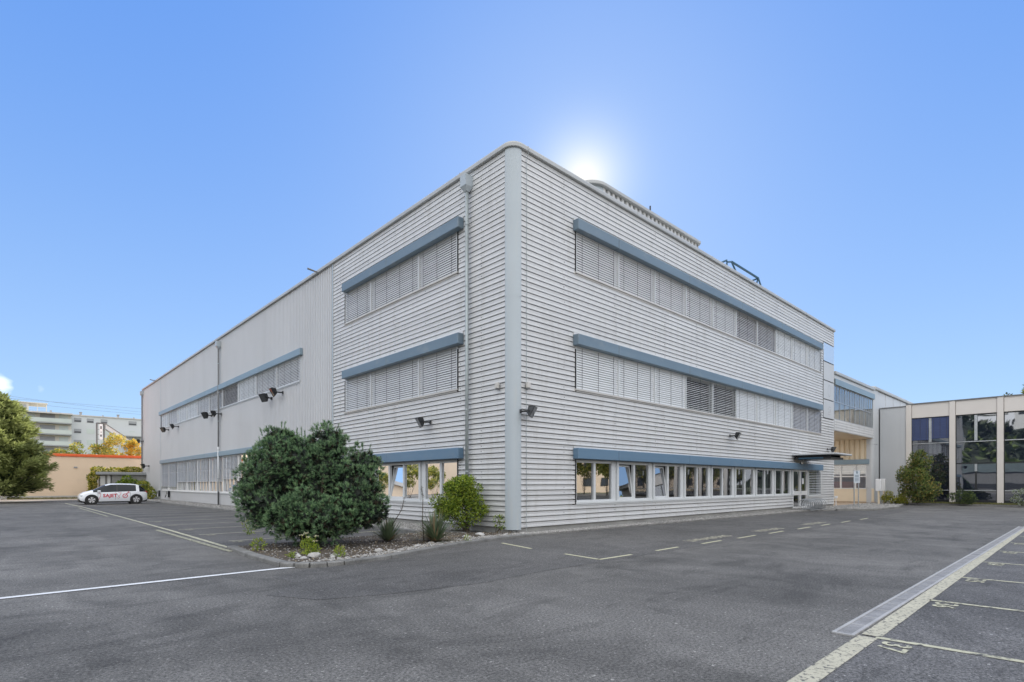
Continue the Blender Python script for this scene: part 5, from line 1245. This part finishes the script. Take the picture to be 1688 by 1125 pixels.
y1, d1 = gp(718, 893); st = [tuple(y1 + r3 * a + Vector((0, 0, b))) for a, b in ((-.30, 0), (-.34, .55), (-.33, 1.1), (-.36, 1.45))]
yucca(tuple(y1), 230, .88, 'spiky grey-green yucca with dry lower leaves in front of the shrub', 3, .3, 1.0, st)
y2, d2 = gp(640, 893); st = [tuple(y2 + r3 * a + Vector((0, 0, b))) for a, b in ((-.12, 0), (.12, .45), (.36, .85), (.42, 1.15))]
yucca(tuple(y2), 190, .70, 'grassy green yucca at the right foot of the pine with a leaning dark stalk', 5, .1, .85, st)
w0, _ = gp(508, 915)
bush('flowering_weed', 'plant', tuple(w0), [(w0.x, w0.y, .22, .15, .15, .19), (w0.x + r3.x * .12, w0.y + r3.y * .12, .15, .12, .12, .13)], ['bushB', 'bushA', 'bushC'], 420, .06, .022, 'light green weed with flat cream flower heads in front of the pine', 7, (.6, .95), 6, stemmat='bushB')
fl = bpy.data.objects.get('flowering_weed'); mb = MB(); r = random.Random(2)
for a, b in ((-.14, .42), (-.05, .46), (0, .38), (.16, .40), (.15, .30)):
    c = w0 + r3 * a + Vector((0, 0, b))
    for k in range(26): q = c + Vector((r.uniform(-.045, .045), r.uniform(-.045, .045), r.uniform(-.012, .012))); leaf(mb, q, rvec(r), Vector((0, 0, 1)), .022, .02, 0)
    mb.tube([w0 + r3 * a * .4, c], .004, 4, mi=1)
mb.build('flower_head', ['cream_flower', 'bushB'], fl)
for (px, py, lb, s, sd) in ((425, 908, 'small green weed at the left corner of the bed kerb', .16, 1), (412, 880, 'tall pale green weed against the left side of the pine', .26, 2), (770, 893, 'low green tuft below the yellow-green shrub', .10, 4), (560, 918, 'dull green weed under the front of the pine', .12, 5), (480, 920, 'tiny green tuft beside the largest stone', .07, 6)):
    p, _ = gp(px, py); p.z = .03
    bush('green_weed', 'weed', tuple(p), [(p.x, p.y, s, s * .8, s * .8, s)] , ['bushA', 'bushB', 'grassB'], 150 if s > .1 else 70, .09, .02, lb, 20 + sd, (.5, .8), 4, stemmat='bushA', upbias=1.0)
# conifer on the left: branches with flat sprays
def conifer(name, loc, h, rad, nb, mats, label, seed, wts=(.45, .8), z0=.2, L_=.28, w_=.10, rise=.35, group=None, cat='conifer', dens=1.0, taper=.75):
    r = random.Random(seed); t = thing(name, label, cat, loc, 0, group); c = Vector(loc); mb = MB(); br = MB()
    for k in range(nb):
        f = (k + r.random()) / nb; z = z0 + (h - z0) * f; rr_ = rad * (1 - f) ** taper * (1 if f > .14 else .72 + 2 * f) * r.uniform(.72, 1.12) + .15
        a = k * 2.39996 + r.uniform(-.3, .3); d = Vector((math.cos(a), math.sin(a), rise * r.uniform(.3, 1.3) + f * .5)); d.normalize()
        b = c + Vector((0, 0, z)); e = b + d * rr_
        if r.random() < .35: br.tube([b, e], [.035, .008], 5)
        m_ = int(dens * rr_ * 46)
        for j in range(m_):
            s = .18 + .84 * r.random() ** .7; p = b.lerp(e, min(s, 1.02)); wd = (1.05 - s) * rr_ * .42 + .10
            off = Vector((-d.y, d.x, 0)) * r.uniform(-wd, wd) + Vector((0, 0, r.uniform(-.16, .16) - abs(r.gauss(0, .03)) + (1 - s) * 0)); p = p + off
            dd = (d + off * 1.2 / max(wd, .1) * .7 + Vector((0, 0, .2)) + rvec(r) * .35).normalized()
            x = r.random() - (.25 if s > .8 else 0); mi = 1 if x < wts[0] * (s if s > .5 else .2) else (0 if x < wts[1] else 2)
            leaf(mb, p, dd, Vector((0, 0, 1)) + rvec(r) * .5, L_ * r.uniform(.6, 1.2), w_ * r.uniform(.7, 1.2), mi, .1)
    mb.build('crown', mats, t); br.tube([c, c + Vector((0, 0, h * .9))], [rad * .06 + .04, .03], 8); br.build('trunk', 'bark', t); return t
conifer('conifer_tree', (-11.9, 50.0, 0), 8.7, 4.3, 330, ['conA', 'conB', 'conC'], 'broad sunlit yellow-green conifer at the left edge of the picture', 5, (.85, .88), L_=.46, w_=.13, rise=.42, dens=1.1, taper=.62)
def roundtree(name, cat, loc, h, rad, mats, label, seed, n=2600, L_=.22, w_=.12, wts=(.5, .8), trunk=True, group=None, zc=.62, squash=.8, k=26, cr=(.18, .36)):
    r = random.Random(seed); c = Vector(loc); base_ = [(c.x, c.y, c.z + h * zc, rad, rad, h * (1 - zc) * .95)]
    lobes = clumpy(base_, k, (rad * cr[0], rad * cr[1]), seed + 5, .78)
    return bush(name, cat, loc, lobes, mats, n, L_, w_, label, seed, wts, 9, group, fill=1.0)
G1 = 'young trees rising behind the peach building'
for i, (x, y, h, rd, mt, lb) in enumerate((
    (-6.0, 75.5, 6.1, 1.3, ['autB', 'bushA', 'autA'], 'thin pale green young tree furthest left above the orange roof edge'),
    (-4.6, 76, 6.9, 1.5, ['autB', 'bushA', 'autA'], 'green young tree with thin upright twigs, second from the left above the orange roof edge'),
    (-2.3, 75.5, 6.7, 1.5, ['autB', 'autA', 'bushA'], 'yellow-green bushy young tree in the middle above the orange roof edge'),
    (-.3, 76, 8.6, 1.5, ['autA', 'autB', 'autC'], 'golden yellow tree, the tallest above the orange roof edge'),
    (1.3, 75.5, 7.8, 1.0, ['autC', 'autA', 'autB'], 'orange-yellow narrow tree nearest the hall wall'))):
    roundtree('young_tree', 'tree', (x, y, 0), h, rd, mt, lb, 30 + i, 1500, .34, .16, (.6, .85), group=G1, zc=.70, cr=(.22, .4))
# climbers and bush around the shed
def v3(x, y, z, a, b, c): return (x, y, z, a, b, c)
bush('climbing_vine', 'vine', (-4.6, 57.9, 0), [v3(-4.65, 58, .6, .35, .3, .5), v3(-4.6, 58, 1.4, .32, .3, .5), v3(-4.6, 58, 2.2, .42, .3, .45), v3(-4.1, 58.3, 3.0, .6, .4, .28), v3(-2.6, 58.6, 3.0, .8, .4, .22), v3(-1.2, 58.5, 3.05, .9, .4, .25)], ['autA', 'goldB', 'autB'], 1900, .2, .15, 'yellow autumn vine growing up the left side and over the shed roof', 41, (.5, .85), 6)
bush('green_shrub', 'shrub', (-2.0, 57.0, 0), [v3(-2.1, 57, 1.2, .75, .5, .8), v3(-1.3, 57, 1.3, .6, .5, .7), v3(-1.8, 57, 2.0, .5, .4, .35), v3(-.7, 57, .9, .5, .5, .6)], ['bushA', 'bushC', 'bushB'], 1400, .2, .13, 'green shrub in front of the shed, showing over the car roof', 42, (.5, .8), 6)
bush('yellowing_shrub', 'shrub', (-.9, 52.5, 0), [v3(-.9, 52.5, .9, .5, .6, .85), v3(-.6, 51.8, .6, .4, .6, .55), v3(-1.0, 53.5, 1.3, .45, .5, .6)], ['goldB', 'autA', 'bushA'], 1300, .17, .11, 'yellowing shrub between the back of the car and the hall wall', 43, (.5, .75), 5)
# right-hand planting
p = place((1511 - 844) * 40.0 / 898.5, 40.0)
lb_ = [(p.x, p.y, 1.9, 1.15, 1.15, 1.5), (p.x - .3, p.y - .3, 1.2, 1.1, 1.1, .9), (p.x + .15, p.y - .1, 3.1, .65, .65, .75)]
bush('thuja_tree', 'conifer', (p.x, p.y, .1), clumpy(lb_, 60, (.22, .42), 9, .85) + [lb_[0][:3] + (.8, .8, 1.2)], ['thuA', 'thuB', 'thuC'], 7000, .16, .07, 'rounded olive green thuja with rusty patches in front of the dark windows', 51, (.55, .78), 8, upbias=1.0, fill=.8)
p = place((1474 - 844) * 40.5 / 898.5, 40.5)
bush('golden_shrub', 'shrub', (p.x, p.y, .1), clumpy([(p.x, p.y, .55, .85, .8, .45), (p.x + .5, p.y - .4, .45, .5, .5, .35)], 26, (.15, .28), 4, .8), ['goldA', 'goldB', 'thuC'], 2600, .10, .055, 'low golden yellow shrub at the foot of the grey end wall', 52, (.6, .9), 5)
p = place((1590 - 844) * 38.6 / 898.5, 38.6)
bush('dark_shrub', 'shrub', (p.x, p.y, .1), clumpy([(p.x, p.y, .55, .85, .8, .45)], 20, (.15, .3), 5, .85), ['thuC', 'thuA', 'thuC'], 2200, .12, .05, 'low dark green shrub below the second window bay', 53, (.6, .85), 6)
p = place((1686 - 844) * 36.0 / 898.5, 36.0)
bush('silver_shrub', 'shrub', (p.x, p.y, .1), clumpy([(p.x, p.y, .7, .55, .5, .5)], 12, (.12, .2), 6, .9), ['silverA', 'thuA', 'thuC'], 700, .11, .05, 'silvery leaved shrub cut by the right edge of the picture', 54, (.6, .85), 6)
p = place((1538 - 844) * 41.4 / 898.5, 41.2)
bush('purple_shrub', 'shrub', (p.x, p.y, .1), clumpy([(p.x, p.y, 1.9, .45, .5, 1.5)], 16, (.15, .3), 12, .9), ['roomleaf', 'thuC', 'roomleaf'] if 'roomleaf' in M else ['thuC', 'conC', 'pineD'], 1500, .14, .07, 'dark narrow shrub close behind the thuja against the glass', 56, (.5, .8), 6)
conifer('distant_tree', (112.9, -4.9, 0), 18.0, 3.4, 60, ['conA', 'conB', 'conC'], 'tree top showing above the roof at the right edge', 61, (.4, .75), z0=6, L_=.9, w_=.4, dens=.55, cat='tree')
conifer('distant_tree', (111.0, -2.3, 0), 16.4, 1.5, 30, ['conC', 'conA', 'conC'], 'small dark tree tip just left of the tree top above the right roof', 62, (.4, .75), z0=6, L_=.8, w_=.35, dens=.5, cat='tree')
# grass of the right strip
r = random.Random(9); mb = MB()
for k in range(9000):
    y = -2.6 - 12 * r.random() ** 1.1; x = r.uniform(38.95, 41.45); l = r.uniform(.05, .13); d = (Vector((0, 0, 1)) + rvec(r) * .6).normalized()
    s = Vector((r.uniform(-1, 1), r.uniform(-1, 1), 0)).normalized() * .014; q = Vector((x, y, .12)); mb.quad(q - s, q + s, q + d * l, mi=0 if r.random() < .6 else 1)
tag(mb.build('grass', ['grassA', 'grassB']), 'short patchy grass along the foot of the glazed building', 'grass', kind='stuff')
r = random.Random(19); mb = MB()
for k in range(2600):
    x, y = r.uniform(-11, 5), 61.9 - abs(r.gauss(0, .35)); l = r.uniform(.08, .25); d = (Vector((0, 0, 1)) + rvec(r) * .5).normalized(); s = Vector((1, 0, 0)) * .03; q = Vector((x, y, 0)); mb.quad(q - s, q + s, q + d * l, mi=0 if r.random() < .3 else 1)
tag(mb.build('dry_grass', ['grassA', 'grassB']), 'dry grass and leaf litter along the foot of the peach wall', 'grass', kind='stuff')
# fallen leaves in the bed
r = random.Random(29); mb = MB()
for k in range(1400):
    for _ in range(20):
        x, y = r.uniform(-7.4, 0), r.uniform(-2.1, 2.2)
        if inpoly(x, y, bed): break
    leaf(mb, Vector((x, y, .075)), Vector((r.uniform(-1, 1), r.uniform(-1, 1), .2)), Vector((0, 0, 1)), .05, .03, r.choice((0, 0, 1)))
tag(mb.build('leaf_litter', ['yucB', 'pineD']), 'brown fallen leaves and needles on the bed soil', 'leaf litter', kind='stuff')
# ---------------------------------------------------------------- what the windows mirror: behind and beside the camera
t = thing('opposite_house', 'long sunlit cream house across the car park, seen mirrored in the windows', 'building', (10, -52, 0))
mb = MB(); mb.box((-40, -62, 0), (150, -52, 7.0)); mb.build('wall', 'peach', t); mb = MB(); mb.box((-41, -63, 7.0), (151, -51.5, 7.5)); mb.build('roof', 'sill', t)
mb = MB()
for k in range(37):
    for z in (1.2, 4.2): mb.box((-38 + 5 * k, -51.99, z), (-36 + 5 * k, -51.9, z + 1.5))
mb.build('window_row', 'darkglass', t)
t = thing('side_house', 'sunlit peach house beyond the left edge of the yard, seen mirrored in the near windows', 'building', (-30, 80, 0))
mb = MB(); mb.box((-42, 56, 0), (-27, 120, 9.0)); mb.build('wall', 'peach', t); mb = MB(); mb.box((-42.5, 55.5, 9.0), (-26.6, 120.5, 9.5)); mb.build('roof', 'sill', t)
t = thing('side_hall', 'low dark grey hall across the yard, seen mirrored in the dark glass', 'building', (-50, 10, 0))
mb = MB(); mb.box((-60, -30, 0), (-48, 50, 3.8)); mb.build('wall', 'pipe_dark', t); mb = MB(); mb.box((-60.5, -30.5, 3.8), (-47.6, 50.5, 5.6)); mb.build('roof', 'roofgrey', t)
mb = MB(); mb.box((-47.99, -20, .6), (-47.9, 40, 1.7)); mb.build('window_row', 'darkglass', t)
G2 = 'trees across the car park mirrored in the windows'
base_t = roundtree('yard_tree', 'tree', (0, 0, 0), 8.0, 2.6, ['autB', 'autA', 'bushC'], 'sunlit leafy tree across the car park', 71, 2600, .42, .26, (.5, .75), group=G2, zc=.62)
base_t.location = (18, -34, 0)
for i, (x, y, s) in enumerate(((26, -36, .8), (33, -33, 1.1), (41, -37, .9), (8, -35, 1.0), (50, -34, 1.0), (60, -38, 1.2), (-2, -33, .9), (70, -30, 1.1), (14, -29, .7), (30, -29, .75), (46, -30, .8), (80, -34, 1.2), (95, -32, 1.1), (110, -36, 1.3), (22, -41, 1.2), (55, -42, 1.1), (-20, 33, .42), (-21, 39, .5), (-21.5, 46, .38), (-22, 53, .5))):
    dup(base_t, (x, y, 0), i * 1.1, 'sunlit leafy tree across the car park', G2, (s, s, s))
# hill far to the left, mirrored in the dark glass
mb = MB(); N_ = 28
for i in range(N_):
    for j in range(8):
        def hp(i, j): a = -60 + 300 * i / N_; return (-140 - j * 45, a * 1.6, -2 + 70 * math.sin(min(1, j / 6) * 1.5) * (.75 + .25 * math.sin(i * .7)) + 3 * math.sin(i * 2.1 + j))
        mb.quad(hp(i, j), hp(i + 1, j), hp(i + 1, j + 1), hp(i, j + 1))
structure(mb, 'hill', 'hill')
h0 = thing('hill_house', 'pale house on the hillside mirrored in the dark glass', 'house', (0, 0, 0), 0, 'houses on the hillside')
mb = MB(); mb.box((-4, -7, -4), (4, 7, 7)); mb.build('wall', 'frame_white', h0); mb = MB(); mb.prism([(-4.5, -7.5), (4.5, -7.5), (4.5, 7.5), (-4.5, 7.5)], 7, 7.8); mb.build('roof', 'roofgrey', h0)
mb = MB()
for k in range(4):
    for z in (1, 4): mb.box((4.0, -6 + 3.3 * k, z), (4.06, -4.2 + 3.3 * k, z + 1.6))
mb.build('window_row', 'darkglass', h0)
r = random.Random(78); mb = MB()
for k in range(2600):
    j = r.uniform(0.05, 6.5); i_ = r.uniform(0, N_); p = Vector(hp(i_, j)); s = r.uniform(2.5, 5.5); mi = r.choice((0, 0, 1, 2))
    for q in range(5): c = p + Vector((r.uniform(-1, 1) * s * .5, r.uniform(-1, 1) * s * .6, r.uniform(.1, 1.0) * s)); leaf(mb, c, rvec(r) + Vector((.6, 0, .3)), rvec(r), s * .9, s * .7, mi)
tag(mb.build('hillside_wood', ['conC', 'thuC', 'thuA']), 'wooded hillside mirrored in the dark glass', 'wood', kind='stuff')
r = random.Random(77); first = True
for k in range(26):
    j = r.uniform(.4, 4.6); y = r.uniform(-40, 330); x = -140 - j * 45; z = -2 + 70 * math.sin(min(1, j / 6) * 1.5) * .8
    if first: h0.location = (x, y, z); first = False
    else: dup(h0, (x, y, z), 0, 'pale house on the hillside mirrored in the dark glass', None, (r.uniform(.8, 1.3),) * 3)
